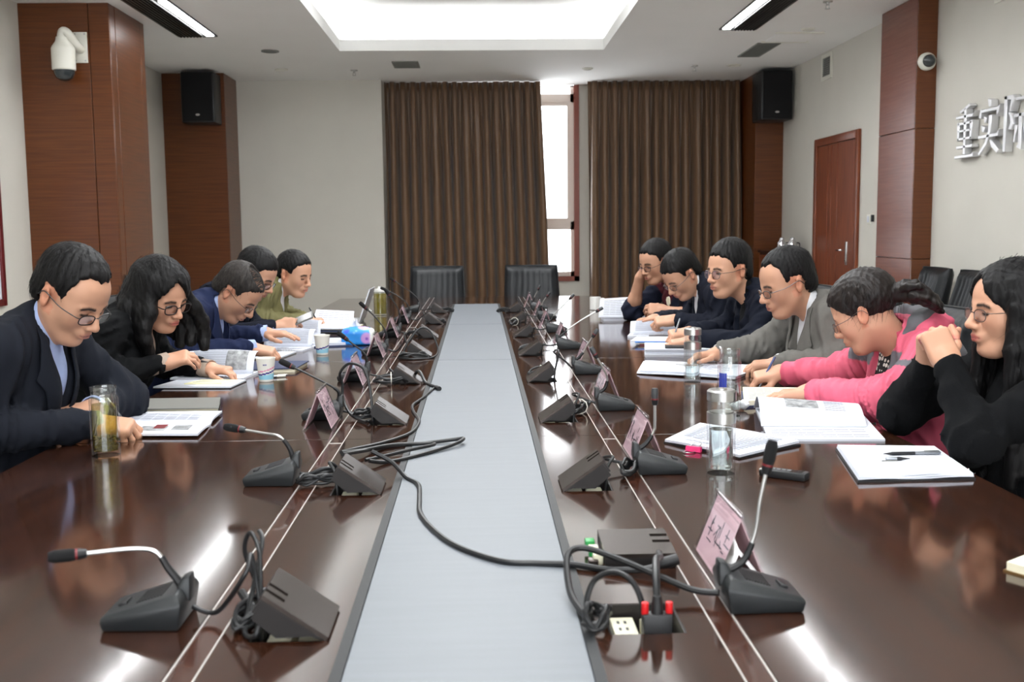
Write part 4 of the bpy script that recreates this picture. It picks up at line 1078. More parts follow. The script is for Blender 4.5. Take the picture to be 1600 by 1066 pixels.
def print_lines(q, z, parent, rows=10, seed=1, u0=.1, u1=.9, v0=.1, v1=.9, along='u', zf=None, mt='ink_grey', name='print'):
    rnd = random.Random(seed); m = MB()
    for r in range(rows):
        a = v0 + (v1 - v0) * (r + .5) / rows; e = u0 + (u1 - u0) * (1 if rnd.random() < .7 else rnd.uniform(.4, .9)); seg = 6
        hw = (v1 - v0) / rows * .16
        for k in range(seg):
            p0 = u0 + (e - u0) * k / seg; p1 = u0 + (e - u0) * (k + .92) / seg
            cs = [(p0, a - hw), (p1, a - hw), (p1, a + hw), (p0, a + hw)]
            if along == 'v': cs = [(y, x) for x, y in cs]
            b = []
            for (u, v) in cs:
                p = quad_pt(q, u, v); b.append((p.x, p.y, TZ + z + (zf(u, v) if zf else 0)))
            m.hexa(b, [(x, y, zz + .0003) for x, y, zz in b])
    o = m.build(name, mt, parent, world=True); o['kind'] = 'stuff'
def papers():
    G = 'papers and notebooks on the table'
    def block(name, label, cat, q): return thing(name, label, cat, (sum(p[0] for p in q) / 4, sum(p[1] for p in q) / 4, TZ), 0, G)
    S = lambda *q: [(x, y, 0) for x, y in q]
    # nearest left man
    q = S((-1.07, 3.19), (-.794, 3.192), (-.838, 3.398), (-1.10, 3.397)); t = block('notebook', 'closed grey notebook beyond the open magazine, nearest left man', 'notebook', q)
    sheet('cover', q, .0, .003, 'folder_black', t); sheet('pages', patch(q, .01, .985, .03, .97), .003, .009, 'paper_cream', t); sheet('cover', q, .012, .003, 'notebook_grey', t)
    q = S((-1.02, 2.82), (-.755, 2.80), (-.775, 3.155), (-1.05, 3.16)); t = block('magazine', 'open white magazine with printed pictures under the nearest left man\'s pen', 'magazine', q)
    zf = lambda u, v: .006 * math.exp(-((v - .48) / .12) ** 2) * -1 + .006 + .010 * max(0, u - .8) * 5 * (v > .5) * (1 - v)
    sheet('pages', q, .0, .006, 'paper', t, zf, 12, 14)
    a = patch(q, .35, .62, .12, .30); sheet('picture', a, .0125, .0004, 'photo_grey', t, nu=2, nv=2)
    a = patch(q, .48, .60, .20, .36); sheet('picture', a, .0130, .0004, 'red_dark', t, nu=2, nv=2)
    a = patch(q, .68, .86, .15, .34); sheet('picture', a, .0125, .0004, 'photo_grey', t, nu=2, nv=2)
    print_lines(q, .0124, t, 8, 3, .1, .85, .58, .92)
    # second left woman
    q = S((-1.148, 3.70), (-.871, 3.675), (-.852, 3.845), (-1.11, 3.87)); t = block('paper_stack', 'white papers with a yellow note pad in front of the woman\'s open report', 'paper', q)
    sheet('folder', q, 0, .003, 'folder_black', t); sheet('sheets', patch(q, .005, .995, .02, .99), .003, .005, 'paper', t)
    n = S((-1.05, 3.745), (-.915, 3.735), (-.88, 3.825), (-1.01, 3.84)); sheet('note_pad', n, .008, .004, 'paper_yellow', t)
    print_lines(n, .0122, t, 4, 8, .1, .9, .2, .9)
    def open_book(name, label, q, rise, seed, photo=None, zb=.006, lean=.10, rot=0):
        """booklet whose upper page is turned up and curls over"""
        t = block(name, label, 'report', q)
        sheet('sheets', q, .0, zb, 'paper', t); print_lines(q, zb + .0002, t, 9, seed, .08, .92, .08, .5)
        a, b, c, d = [Vector(p) for p in q]; m = MB(); nu, nv = 10, 10; vs = []
        for j in range(nv + 1):
            v = j / nv
            for i in range(nu + 1):
                u = i / nu; base = (a * (1 - u) + b * u) * .45 + (d * (1 - u) + c * u) * .55
                dv = ((d + c) - (a + b)).normalized()
                ang = v * 1.9; rr = rise * (1 + .10 * math.sin(PI * u))
                p = base + dv * (lean * (1 - math.cos(ang * .8)) + .02 * v) + Vector((0, 0, TZ + zb + rr * math.sin(min(ang, 1.75) * .9)))
                vs.append(tuple(p))
        W = nu + 1; m.add(vs, [(j * W + i, j * W + i + 1, (j + 1) * W + i + 1, (j + 1) * W + i) for j in range(nv) for i in range(nu)])
        o = m.build('turned_page', 'paper', t, smooth=True, world=True, fix=False); md = o.modifiers.new('thickness', 'SOLIDIFY'); md.thickness = .0015
        # print on the face towards the viewer
        k = MB(); P = lambda i, j: Vector(vs[j * W + i])
        nrm = lambda i, j: ((P(i + 1, j) - P(i, j)).cross(P(i, j + 1) - P(i, j))).normalized()
        rows = MB()
        for j in range(1, 9):
            for i in range(1, 9):
                if photo and photo[0] <= i <= photo[1] and j < 8: continue
                p0 = P(i, j); p1 = P(i + 1, j); up = (P(i, j + 1) - P(i, j)); nn = nrm(i, j)
                if nn.y > 0: nn = -nn
                for w_ in (.25, .7):
                    A = [p0 + up * w_, p1 + up * w_, p1 + up * (w_ + .16), p0 + up * (w_ + .16)]
                    rows.hexa([x + nn * .0012 for x in A], [x + nn * .0016 for x in A])
        r_ = rows.build('print', 'ink_grey', t, world=True); r_['kind'] = 'stuff'
        if photo:
            ph = MB()
            for j in range(1, 8):
                for i in range(photo[0], photo[1]):
                    nn = nrm(i, j); nn = -nn if nn.y > 0 else nn
                    A = [P(i, j), P(i + 1, j), P(i + 1, j + 1), P(i, j + 1)]
                    ph.hexa([x + nn * .0012 for x in A], [x + nn * .0018 for x in A])
            ph.build('photo', 'photo_grey', t, world=True)
        return t
    open_book('report', 'open white report with a curled page and grey photo, before the woman in black', S((-1.15, 3.92), (-.875, 3.89), (-.85, 4.10), (-1.12, 4.13)), .078, 5, (6, 9), .008, .05)
    open_book('report', 'open white report with a curled page under the balding man\'s hand', S((-1.03, 4.80), (-.80, 4.77), (-.76, 5.02), (-.99, 5.05)), .075, 6, None, .008, .05)
    q = S((-.99, 4.50), (-.853, 4.50), (-.82, 4.72), (-.97, 4.74)); t = block('spiral_pad', 'white spiral pad beside the balding man\'s hand', 'notepad', q)
    sheet('cover', q, 0, .004, 'notebook_grey', t); sheet('sheets', q, .004, .006, 'paper', t)
    for k in range(12):
        p = quad_pt(q, .05 + .9 * k / 11, .98); MB().tube([(p.x, p.y - .006, TZ + .010), (p.x, p.y, TZ + .016), (p.x, p.y + .006, TZ + .010)], .0012, 5).build('spiral_ring', 'steel', t, world=True)
    q = S((-.93, 4.06), (-.715, 4.10), (-.70, 4.32), (-.92, 4.34)); t = block('folder', 'navy folder lying behind the nearer paper cup', 'folder', q)
    sheet('papers', patch(q, .02, .97, .02, .98), 0, .012, 'paper_cream', t); sheet('cover', q, .012, .004, 'folder_navy', t)
    q = S((-.83, 4.92), (-.60, 4.98), (-.60, 5.22), (-.84, 5.20)); t = block('paper_stack', 'stack of printed sheets on a navy folder by the farther cup', 'paper', q)
    sheet('folder', q, 0, .006, 'folder_navy', t); sheet('sheets', patch(q, .0, .85, .1, .98), .006, .012, 'paper', t); print_lines(patch(q, .0, .85, .1, .98), .0183, t, 7, 9)
    open_book('report', 'small stack with a page turned up before the man with the phone', S((-.98, 5.32), (-.83, 5.30), (-.80, 5.48), (-.96, 5.50)), .07, 12, None, .012, .04)
    q = S((-.92, 5.62), (-.70, 5.58), (-.66, 5.86), (-.90, 5.90)); t = block('paper_stack', 'untidy dark stack of magazines beside the blue tissue pack', 'paper', q)
    for k, (mt_, o) in enumerate((('folder_black', 0), ('paper', .012), ('folder_navy', -.01), ('paper_cream', .015), ('paper', -.004))):
        sheet('sheets', [(x + o, y + o * .7, 0) for x, y, _ in q], .006 * k, .0055, mt_, t)
    # farthest left: laptop with papers on it, mouse
    t = thing('laptop', 'open silver laptop seen edge-on before the man in olive', 'laptop', (-.81, 6.26, TZ))
    MB().box(-.93, -.70, 6.10, 6.42, TZ, TZ + .016).build('body', 'laptop', t, bevel=.004, world=True)
    for r in range(4):
        for c_ in range(10):
            x = -.86 + r * .022; y = 6.125 + c_ * .028
            MB().box(x, x + .017, y, y + .022, TZ + .016, TZ + .0175).build('key', 'keys', t, world=True)
    m = MB().hexa([(-.700, 6.10, TZ + .014), (-.692, 6.10, TZ + .014), (-.692, 6.42, TZ + .014), (-.700, 6.42, TZ + .014)], [(-.632, 6.10, TZ + .205), (-.626, 6.10, TZ + .203), (-.626, 6.42, TZ + .203), (-.632, 6.42, TZ + .205)])
    s_ = m.build('lid', 'laptop', t, world=True)
    MB().hexa([(-.698, 6.115, TZ + .025), (-.697, 6.115, TZ + .025), (-.697, 6.405, TZ + .025), (-.698, 6.405, TZ + .025)], [(-.6355, 6.115, TZ + .196), (-.634, 6.115, TZ + .196), (-.634, 6.405, TZ + .196), (-.6355, 6.405, TZ + .196)]).build('screen', 'screen', s_, world=True)
    q = S((-.95, 5.98), (-.715, 5.99), (-.72, 6.10), (-.94, 6.12)); t = block('paper_stack', 'white printed sheets leaning up under the olive man\'s pen', 'paper', q)
    zf = lambda u, v: .01 + .075 * v * (1 - .15 * u)
    sheet('sheets', q, .002, .004, 'paper', t, zf); print_lines(q, .0063, t, 6, 4, .1, .9, .15, .9, zf=zf); MB().box(-.93, -.74, 5.99, 6.07, TZ, TZ + .012).build('pad', 'paper', t, world=True)
    t = thing('computer_mouse', 'black computer mouse by the olive man\'s hand', 'mouse', (-.895, 5.86, TZ))
    F = Field(); F.ell((0, 0, .010), (.052, .030, .024), k=.01); F.fn(lambda P_, d: np.maximum(d, .001 - P_[:, 2])); V_, Q_ = surface(F, .004); net_object('shell', V_, Q_, 'black_plastic', t)
    MB().cyl((.022, -.004, .030), (.022, .004, .030), .006, n=10).build('wheel', 'keys', t, smooth=True)
    # right side
    q = S((.70, 6.16), (.97, 6.14), (.985, 6.19), (.715, 6.21)); t = block('paper_stack', 'printed sheet held upright by the man in maroon', 'paper', q)
    sheet('sheet', q, .0, .0015, 'paper', t, lambda u, v: .02 * (1 - v) + .125 * v * (1 + .12 * u)); print_lines(q, .0018, t, 9, 31, .1, .9, .1, .9, zf=lambda u, v: .02 * (1 - v) + .125 * v * (1 + .12 * u)); MB().box(.73, .97, 6.165, 6.30, TZ, TZ + .018).build('pad', 'paper', t, world=True)
    open_book('report', 'open report with curled pages under the pointing hand', S((.735, 5.20), (1.0, 5.17), (1.05, 5.40), (.79, 5.43)), .055, 14, None, .010, .05)
    q = S((.82, 5.06), (1.06, 5.04), (1.10, 5.17), (.84, 5.19)); t = block('notebook', 'black tablet case with a gold edge beside the pointing hand', 'notebook', q)
    sheet('case', q, 0, .012, 'folder_black', t); sheet('edge', patch(q, 0, 1, -.02, .03), .012, .002, 'gold', t)
    q = S((.70, 4.86), (.98, 4.80), (1.02, 5.00), (.76, 5.05)); t = block('paper_stack', 'white sheets over a blue folder and maroon book between two men', 'paper', q)
    sheet('book', patch(q, .15, 1, 0, .9), 0, .008, 'notebook_maroon', t); sheet('pages', patch(q, .12, 1, 0, .9), .008, .006, 'paper_cream', t); sheet('folder', patch(q, .08, 1, -.03, .9), .014, .005, 'tissue_blue', t); sheet('sheets', q, .019, .003, 'paper', t)
    q = S((.71, 4.48), (1.01, 4.445), (1.05, 4.68), (.75, 4.73)); t = block('paper_stack', 'thick white stack under the writing hand of the young man', 'paper', q)
    for k in range(4): sheet('sheets', [(x + .004 * ((k * 7) % 3 - 1), y + .004 * ((k * 5) % 3 - 1), 0) for x, y, _ in q], .007 * k, .0064, 'paper', t)
    sheet('phone', patch(q, .28, .78, .02, .30), .0285, .008, 'folder_black', t)
    q = S((.591, 3.90), (.915, 3.715), (1.103, 4.02), (.655, 4.17)); t = block('paper_stack', 'fanned white papers in front of the man in grey', 'paper', q)
    for k in range(3): sheet('sheets', [(x + .006 * ((k * 7) % 3 - 1), y + .008 * ((k * 5) % 3 - 1), 0) for x, y, _ in q], .004 * k, .0036, 'paper', t, lambda u, v: .003 * math.sin(3 * u + 2 * v) + .003)
    print_lines(q, .0165, t, 9, 17, .15, .85, .15, .85); a = patch(q, .30, .55, .45, .75); sheet('picture', a, .0166, .0004, 'photo_grey', t, nu=2, nv=2)
    q = S((.80, 3.14), (1.003, 3.175), (1.048, 3.39), (.865, 3.42)); t = block('notebook', 'cream paged notebook the woman in pink writes in', 'notebook', q)
    sheet('cover', patch(q, -.03, 1.03, -.04, 1.02), 0, .006, 'folder_navy', t); sheet('pages', q, .006, .014, 'paper_cream', t); print_lines(q, .0203, t, 9, 19, .08, .9, .12, .9)
    q = S((.61, 2.433), (.80, 2.575), (.60, 2.84), (.465, 2.631)); t = block('paper_stack', 'white papers held by a pink binder clip beside the steel-capped bottle', 'paper', q)
    sheet('folder', q, 0, .004, 'folder_black', t); sheet('sheets', patch(q, .01, .99, .01, .99), .004, .006, 'paper', t, lambda u, v: .003 * math.sin(3 * v) + .003 * u)
    print_lines(patch(q, 0, 1, 0, 1), .0150, t, 12, 23, .1, .9, .1, .9, along='v')
    c_ = quad_pt(q, .12, .46); c_ = Vector((.515, 2.545, TZ))
    cl = MB().hexa([(.500, 2.530, TZ + .001), (.532, 2.508, TZ + .001), (.540, 2.522, TZ + .001), (.508, 2.545, TZ + .001)], [(.502, 2.532, TZ + .014), (.533, 2.510, TZ + .014), (.540, 2.522, TZ + .012), (.508, 2.545, TZ + .012)]).build('binder_clip', 'clip_pink', t, world=True)
    MB().tube(smooth_path([(.510, 2.528, TZ + .012), (.528, 2.555, TZ + .016), (.545, 2.55, TZ + .016), (.528, 2.516, TZ + .012)], 5), .0011, 6).build('clip_wire', 'steel', cl, smooth=True, world=True)
    MB().tube(smooth_path([(.508, 2.532, TZ + .003), (.492, 2.512, TZ + .003), (.505, 2.500, TZ + .003), (.524, 2.518, TZ + .003)], 5), .0011, 6).build('clip_wire', 'steel', cl, smooth=True, world=True)
    q = S((.735, 2.635), (1.027, 2.61), (1.117, 3.05), (.824, 3.10)); t = block('report', 'open white report with a grey picture in front of the woman in pink', 'report', q)
    sheet('sheets', q, 0, .006, 'paper', t); print_lines(q, .0062, t, 5, 29, .05, .9, .05, .30)
    zf = lambda u, v: .055 * math.sin(PI * min(1, v * 1.0)) * (1 - .35 * u) * (v > 0)
    q2 = patch(q, -.02, .93, .36, .98)
    sheet('turned_page', q2, .007, .002, 'paper', t, zf, 10, 16)
    a = patch(q2, .26, .58, .28, .52); zg = lambda u, v: zf(.26 + .32 * u, .28 + .24 * v); sheet('picture', a, .0093, .0004, 'photo_grey', t, zg, 6, 6)
    a = patch(q2, .64, .84, .24, .52); print_lines(a, .0095, t, 7, 37, 0, 1, 0, 1, zf=lambda u, v: zf(.64 + .2 * u, .24 + .28 * v))
    q = S((.803, 2.186), (1.064, 2.196), (1.101, 2.488), (.869, 2.522)); t = block('paper_stack', 'white sheets on a black folder with a pen, before the nearest right woman', 'paper', q)
    sheet('folder', q, 0, .004, 'folder_black', t)
    for k in range(3): sheet('sheets', patch(q, .01 + .004 * k, .99, .015 + .008 * k, .985), .004 + .003 * k, .0027, 'paper', t, lambda u, v, k=k: .0012 * math.sin(9 * u + k) * (1 - v) + .0012)
    q = S((.83, 1.60), (.93, 1.43), (1.07, 1.52), (.97, 1.70)); t = block('notebook', 'cream notebook cut off by the right edge of the view', 'notebook', q)
    sheet('cover', patch(q, -.02, 1.02, -.02, 1.02), 0, .003, 'gold', t); sheet('pages', q, .003, .013, 'paper_cream', t)
papers()

def bottles():
    def tea_bottle(x, y, r, h, label, cap=True, fill=None, fillh=.5, leaf=False, neck=True):
        t = thing('glass_bottle', label, 'bottle', (x, y, TZ), 0, 'glass drinking bottles')
        bt = .012
        hb = h * (.80 if not cap else .62)
        prof = [(0, 0), (r * .96, 0), (r, .003), (r, hb)]
        if not cap:
            prof += [(r * .98, hb + .006), (r * .86, hb + .012), (r * .86, h - .010), (r * .90, h - .008), (r * .90, h)]
            inner = [(r * .80, h), (r * .80, hb + .010), (r - .005, hb - .002), (r - .005, bt + .003), (0, bt)]
        else:
            inner = [(r - .005, hb), (r - .005, bt + .003), (0, bt)]
        MB().lathe(prof + inner, n=32).build('glass', 'bottle_glass', t, smooth=True)
        if cap:
            MB().lathe([(r - .004, hb - .004), (r * 1.02, hb - .004), (r * 1.02, hb + h * .10), (r - .004, hb + h * .10), (r - .004, hb - .004)], n=32).build('steel_ring', 'steel', t, smooth=True)
            MB().lathe([(r - .001, hb + h * .10), (r - .001, h * .88), (r - .005, h * .88), (r - .005, hb + h * .10)], n=32).build('upper_glass', 'bottle_glass', t, smooth=True)
            MB().lathe([(r - .006, hb + h * .10), (r - .006, hb + h * .11), (0, hb + h * .11)], n=32).build('strainer', 'steel', t, smooth=True)
            MB().lathe([(0, h), (r * .35, h), (r * .38, h - .003), (r * .9, h - .003), (r * 1.02, h - .007), (r * 1.02, h * .86), (r * .9, h * .86), (0, h * .86)], n=32).build('steel_cap', 'steel', t, smooth=True)
        if fill:
            MB().lathe([(0, bt + .001), (r - .0056, bt + .001), (r - .0056, fillh), (0, fillh)], n=32).build('drink', fill, t, smooth=True)
        if leaf:
            rnd = random.Random(5); m = MB()
            for k in range(150):
                a = rnd.uniform(0, 2 * PI); rr = (r - .009) * math.sqrt(rnd.random()); z = bt + .002 + rnd.random() ** 1.5 * .035
                d = Vector((rnd.uniform(-1, 1), rnd.uniform(-1, 1), rnd.uniform(-.5, .5))).normalized(); c = Vector((rr * math.cos(a), rr * math.sin(a), z))
                m.obox(c, d, d.orthogonal(), d.cross(d.orthogonal()), .005, .0018, .0008)
            o = m.build('tea_leaves', 'tea_leaf', t); o['kind'] = 'stuff'
        return t
    tea_bottle(-.927, 2.60, .0345, .172, 'open glass bottle of green tea beside the nearest left man', False, 'tea', .128, True)
    tea_bottle(.535, 2.30, .0315, .192, 'glass bottle with steel cap and ring, nearest on the right', True, 'water', .100)
    b = tea_bottle(.722, 3.01, .0335, .195, 'uncapped empty glass bottle between the two capped ones', False, None)
    MB().lathe([(.0337, .05), (.0340, .05), (.0340, .095), (.0337, .095), (.0337, .05)], n=32).build('label_band', 'bottle_glass', b, smooth=True)
    m = MB()
    for k in range(5):
        a0 = math.radians(200 + k * 9); a1 = math.radians(208 + k * 9); r = .0343
        m.hexa([(r * math.cos(a0), r * math.sin(a0), .085), (r * math.cos(a1), r * math.sin(a1), .085), (r * math.cos(a1) * .99, r * math.sin(a1) * .99, .085), (r * math.cos(a0) * .99, r * math.sin(a0) * .99, .085)],
               [(r * math.cos(a0), r * math.sin(a0), .128), (r * math.cos(a1), r * math.sin(a1), .128), (r * math.cos(a1) * .99, r * math.sin(a1) * .99, .128), (r * math.cos(a0) * .99, r * math.sin(a0) * .99, .128)])
    m.build('blue_print', 'blue_plastic', b)
    tea_bottle(.751, 3.68, .0300, .196, 'glass bottle with steel cap and ring, by the man in grey', True, 'water', .060)
    # paper cups
    for (x, y, lb) in ((-.781, 3.85, 'white paper cup with pink and blue swirls beside the woman\'s report'), (-.695, 4.66, 'white paper cup with a blue swirl beside the blue tissue pack')):
        h, r0, r1 = .084, .0245, .0345; n = 40; rows = 28; m = MB(); vs = []; fs = []; mi = []
        for j in range(rows + 1):
            v = j / rows; r = r0 + (r1 - r0) * v
            for i in range(n):
                a = 2 * PI * i / n; vs.append((x + r * math.cos(a), y + r * math.sin(a), TZ + h * v))
        for j in range(rows):
            for i in range(n):
                v = (j + .5) / rows; a = 2 * PI * (i + .5) / n; wv = .10 * math.sin(a + .9)
                k = 0
                if .12 < v < .34 + wv * .5: k = 1
                if abs(v - (.42 + wv)) < .035: k = 3
                if abs(v - (.56 + wv * 1.1)) < .03 and y < 4: k = 2
                fs.append((j * n + i, j * n + (i + 1) % n, (j + 1) * n + (i + 1) % n, (j + 1) * n + i)); mi.append(k)
        m.add(vs, fs); m.mi = mi
        t = thing('paper_cup', lb, 'cup', (x, y, TZ), 0, 'paper cups')
        o = m.build('wall', ['cup_paper', 'cup_cyan', 'cup_pink', 'cup_blue'], t, smooth=True, world=True, fix=False); md = o.modifiers.new('thickness', 'SOLIDIFY'); md.thickness = .0008
        MB().lathe([(r1 - .001, h), (r1 + .0012, h + .0005), (r1 + .0012, h + .003), (r1 - .001, h + .0025), (r1 - .001, h)], n=40).build('rim', 'cup_paper', t, smooth=True)
        MB().lathe([(0, .006), (r0 + .0005, .006), (r0 + .0005, .007), (0, .007)], n=24).build('bottom', 'cup_paper', t, smooth=True)
        if y < 4:
            for k in range(2):
                for s in range(3):
                    a = math.radians(-96 + k * 12 + s * 3); r = .0335
                    MB().obox((r * math.cos(a), r * math.sin(a), .064), (-math.sin(a), math.cos(a), 0), (0, 0, 1), (math.cos(a), math.sin(a), 0), .0016 if s else .0005, .0006 if s == 1 else .0022, .0004).build('printed_mark', 'cup_blue', t)
    # white mug and glass mug
    t = thing('mug', 'white porcelain mug with handle before the man in maroon', 'mug', (.774, 7.0, TZ))
    MB().lathe([(0, 0), (.034, 0), (.038, .004), (.038, .085), (.035, .085), (.035, .010), (0, .008)], n=28).build('body', 'porcelain', t, smooth=True)
    MB().tube(smooth_path([(.036, 0, .070), (.058, 0, .072), (.066, 0, .045), (.055, 0, .018), (.036, 0, .018)], 6), .005, 8).build('handle', 'porcelain', t, smooth=True)
    t = thing('glass_mug', 'lidded glass mug of green tea beyond the laptop', 'mug', (-.63, 6.75, TZ))
    MB().lathe([(0, 0), (.042, 0), (.044, .004), (.044, .155), (.040, .155), (.040, .012), (0, .010)], n=28).build('glass', 'bottle_glass', t, smooth=True)
    MB().lathe([(0, .012), (.0395, .012), (.0395, .14), (0, .14)], n=28).build('drink', 'tea', t, smooth=True)
    MB().lathe([(0, .185), (.012, .185), (.014, .172), (.046, .168), (.046, .154), (0, .154)], n=28).build('lid', 'porcelain', t, smooth=True)
    MB().tube(smooth_path([(-.042, 0, .125), (-.068, 0, .125), (-.072, 0, .07), (-.066, 0, .035), (-.042, 0, .035)], 6), .006, 8).build('handle', 'bottle_glass', t, smooth=True)
    # tissue pack
    t = thing('tissue_pack', 'bright blue floral tissue pack with a white tissue sticking out', 'tissue pack', (-.58, 5.05, TZ))
    F = Field(); F.box((0, 0, .036), (.062, .040, .022), .014, k=.02); F.ell((0, 0, .062), (.066, .040, .024), k=.03)
    F.fn(lambda P_, d: np.maximum(d, .001 - P_[:, 2])); V_, Q_ = surface(F, .005)
    cc = np.tile(np.array(srgb(44, 142, 228)[:3]), (len(V_), 1)); rs = np.random.RandomState(4)
    for c_, r_, k_ in ((np.array([.045, -.05, .035]), .030, srgb(196, 150, 216)), (np.array([.030, -.02, .085]), .030, srgb(196, 150, 216)), (np.array([.046, -.055, .033]), .010, srgb(110, 60, 170)), (np.array([-.05, -.045, .07]), .018, srgb(52, 84, 214)), (np.array([.0, .05, .05]), .03, srgb(150, 170, 236))):
        d = np.linalg.norm(V_ - c_, axis=1); w_ = np.clip((r_ - d) / .006, 0, 1)[:, None]; cc = cc * (1 - w_) + np.array(k_[:3]) * w_
    for _ in range(26):
        c_ = V_[rs.randint(len(V_))]; d = np.linalg.norm(V_ - c_, axis=1); w_ = np.clip((.007 - d) / .004, 0, 1)[:, None] * .7; cc = cc * (1 - w_) + np.array(srgb(150, 210, 248)[:3]) * w_
    w_ = np.clip((V_[:, 0] - .058) / .006, 0, 1)[:, None]; cc = cc * (1 - w_) + np.array(srgb(228, 230, 226)[:3]) * w_
    tone_mat('tissue_wrap', .35, .5); net_object('wrapper', V_, Q_, 'tissue_wrap', t, cc)
    m = MB(); vs = []; rnd = random.Random(9)
    for j in range(6):
        for i in range(9):
            u, v = i / 8 - .5, j / 5; vs.append((u * (.05 - .035 * v) - .02 + .01 * v, .010 * math.sin(u * 14 + v * 2) * (.4 + v), .075 + .045 * v + .006 * math.sin(u * 9)))
    m.add(vs, [(j * 9 + i, j * 9 + i + 1, (j + 1) * 9 + i + 1, (j + 1) * 9 + i) for j in range(5) for i in range(8)])
    o = m.build('tissue', 'tissue_white', t, smooth=True, fix=False); o.modifiers.new('thickness', 'SOLIDIFY').thickness = .001
    # crumpled tissue
    F = Field(); rnd = random.Random(4)
    for k in range(9): F.ell((rnd.uniform(-.018, .018), rnd.uniform(-.018, .018), .010 + rnd.uniform(0, .014)), (rnd.uniform(.008, .016), rnd.uniform(.006, .014), rnd.uniform(.006, .012)), k=.004)
    F.fn(lambda P_, d: np.maximum(d + .0015 * np.sin(P_[:, 0] * 400) * np.sin(P_[:, 1] * 350), .001 - P_[:, 2])); V_, Q_ = surface(F, .003)
    o = net_object('crumpled_tissue', V_, Q_, 'tissue_white', None, loc=(.775, 3.10, TZ)); tag(o, 'crumpled white tissue beside the uncapped bottle', 'tissue')
    # voice recorder
    t = thing('voice_recorder', 'slim black voice recorder lying near the steel-capped bottle', 'recorder', (.662, 2.245, TZ), math.radians(-36))
    MB().box(-.052, .052, -.018, .018, 0, .017).build('body', 'black_plastic', t, bevel=.004)
    MB().box(-.052, -.040, -.017, .017, .002, .0175).build('end_cap', 'steel', t, bevel=.002)
    for k in range(4): MB().cyl((-.025 + k * .012, .0, .0165), (-.025 + k * .012, 0, .0185), .0042, n=12).build('button', 'pen_grey', t, smooth=True)
    MB().box(.015, .042, -.011, .011, .0165, .0175).build('display', 'screen', t)
    # phone in the hand of the fourth man
    t = thing('phone', 'grey phone held by the fourth man on the left', 'phone', (-.855, 5.085, .862))
    M = Matrix.Translation((-.855, 5.085, .872)) @ Matrix.Rotation(math.radians(-22), 4, 'Y') @ Matrix.Rotation(math.radians(25), 4, 'X')
    MB().box(-.062, .062, -.033, .033, -.004, .004).xform(M).build('body', 'notebook_grey', t, bevel=.003, world=True)
    MB().box(-.056, .056, -.030, .030, .004, .0046).xform(M).build('screen', 'screen', t, world=True)
bottles()

def pen(label, tip, d, L=.14, mt='pen_grey', cap='pen_black', r=.0042, name='pen'):
    tip = Vector(tip); d = Vector(d).normalized()
    t = thing(name, label, 'pen', tuple(tip), 0, 'pens in use at the table')
    MB().tube([tip, tip + d * .012, tip + d * .02], r, 10, radii=[.0007, r * .6, r * .9]).build('nib', cap, t, smooth=True, world=True)
    MB().tube([tip + d * .02, tip + d * L * .55], r, 10).build('grip', cap, t, smooth=True, world=True)
    b = MB().tube([tip + d * L * .55, tip + d * L * .97, tip + d * L], r, 10, radii=[r, r, r * .7]).build('barrel', mt, t, smooth=True, world=True)
    s = d.orthogonal().normalized()
    MB().obox(tip + d * L * .86 + s * (r + .0012), d, d.cross(s), s, .018, .0012, .0008).build('clip', 'steel', b, world=True)
    return t
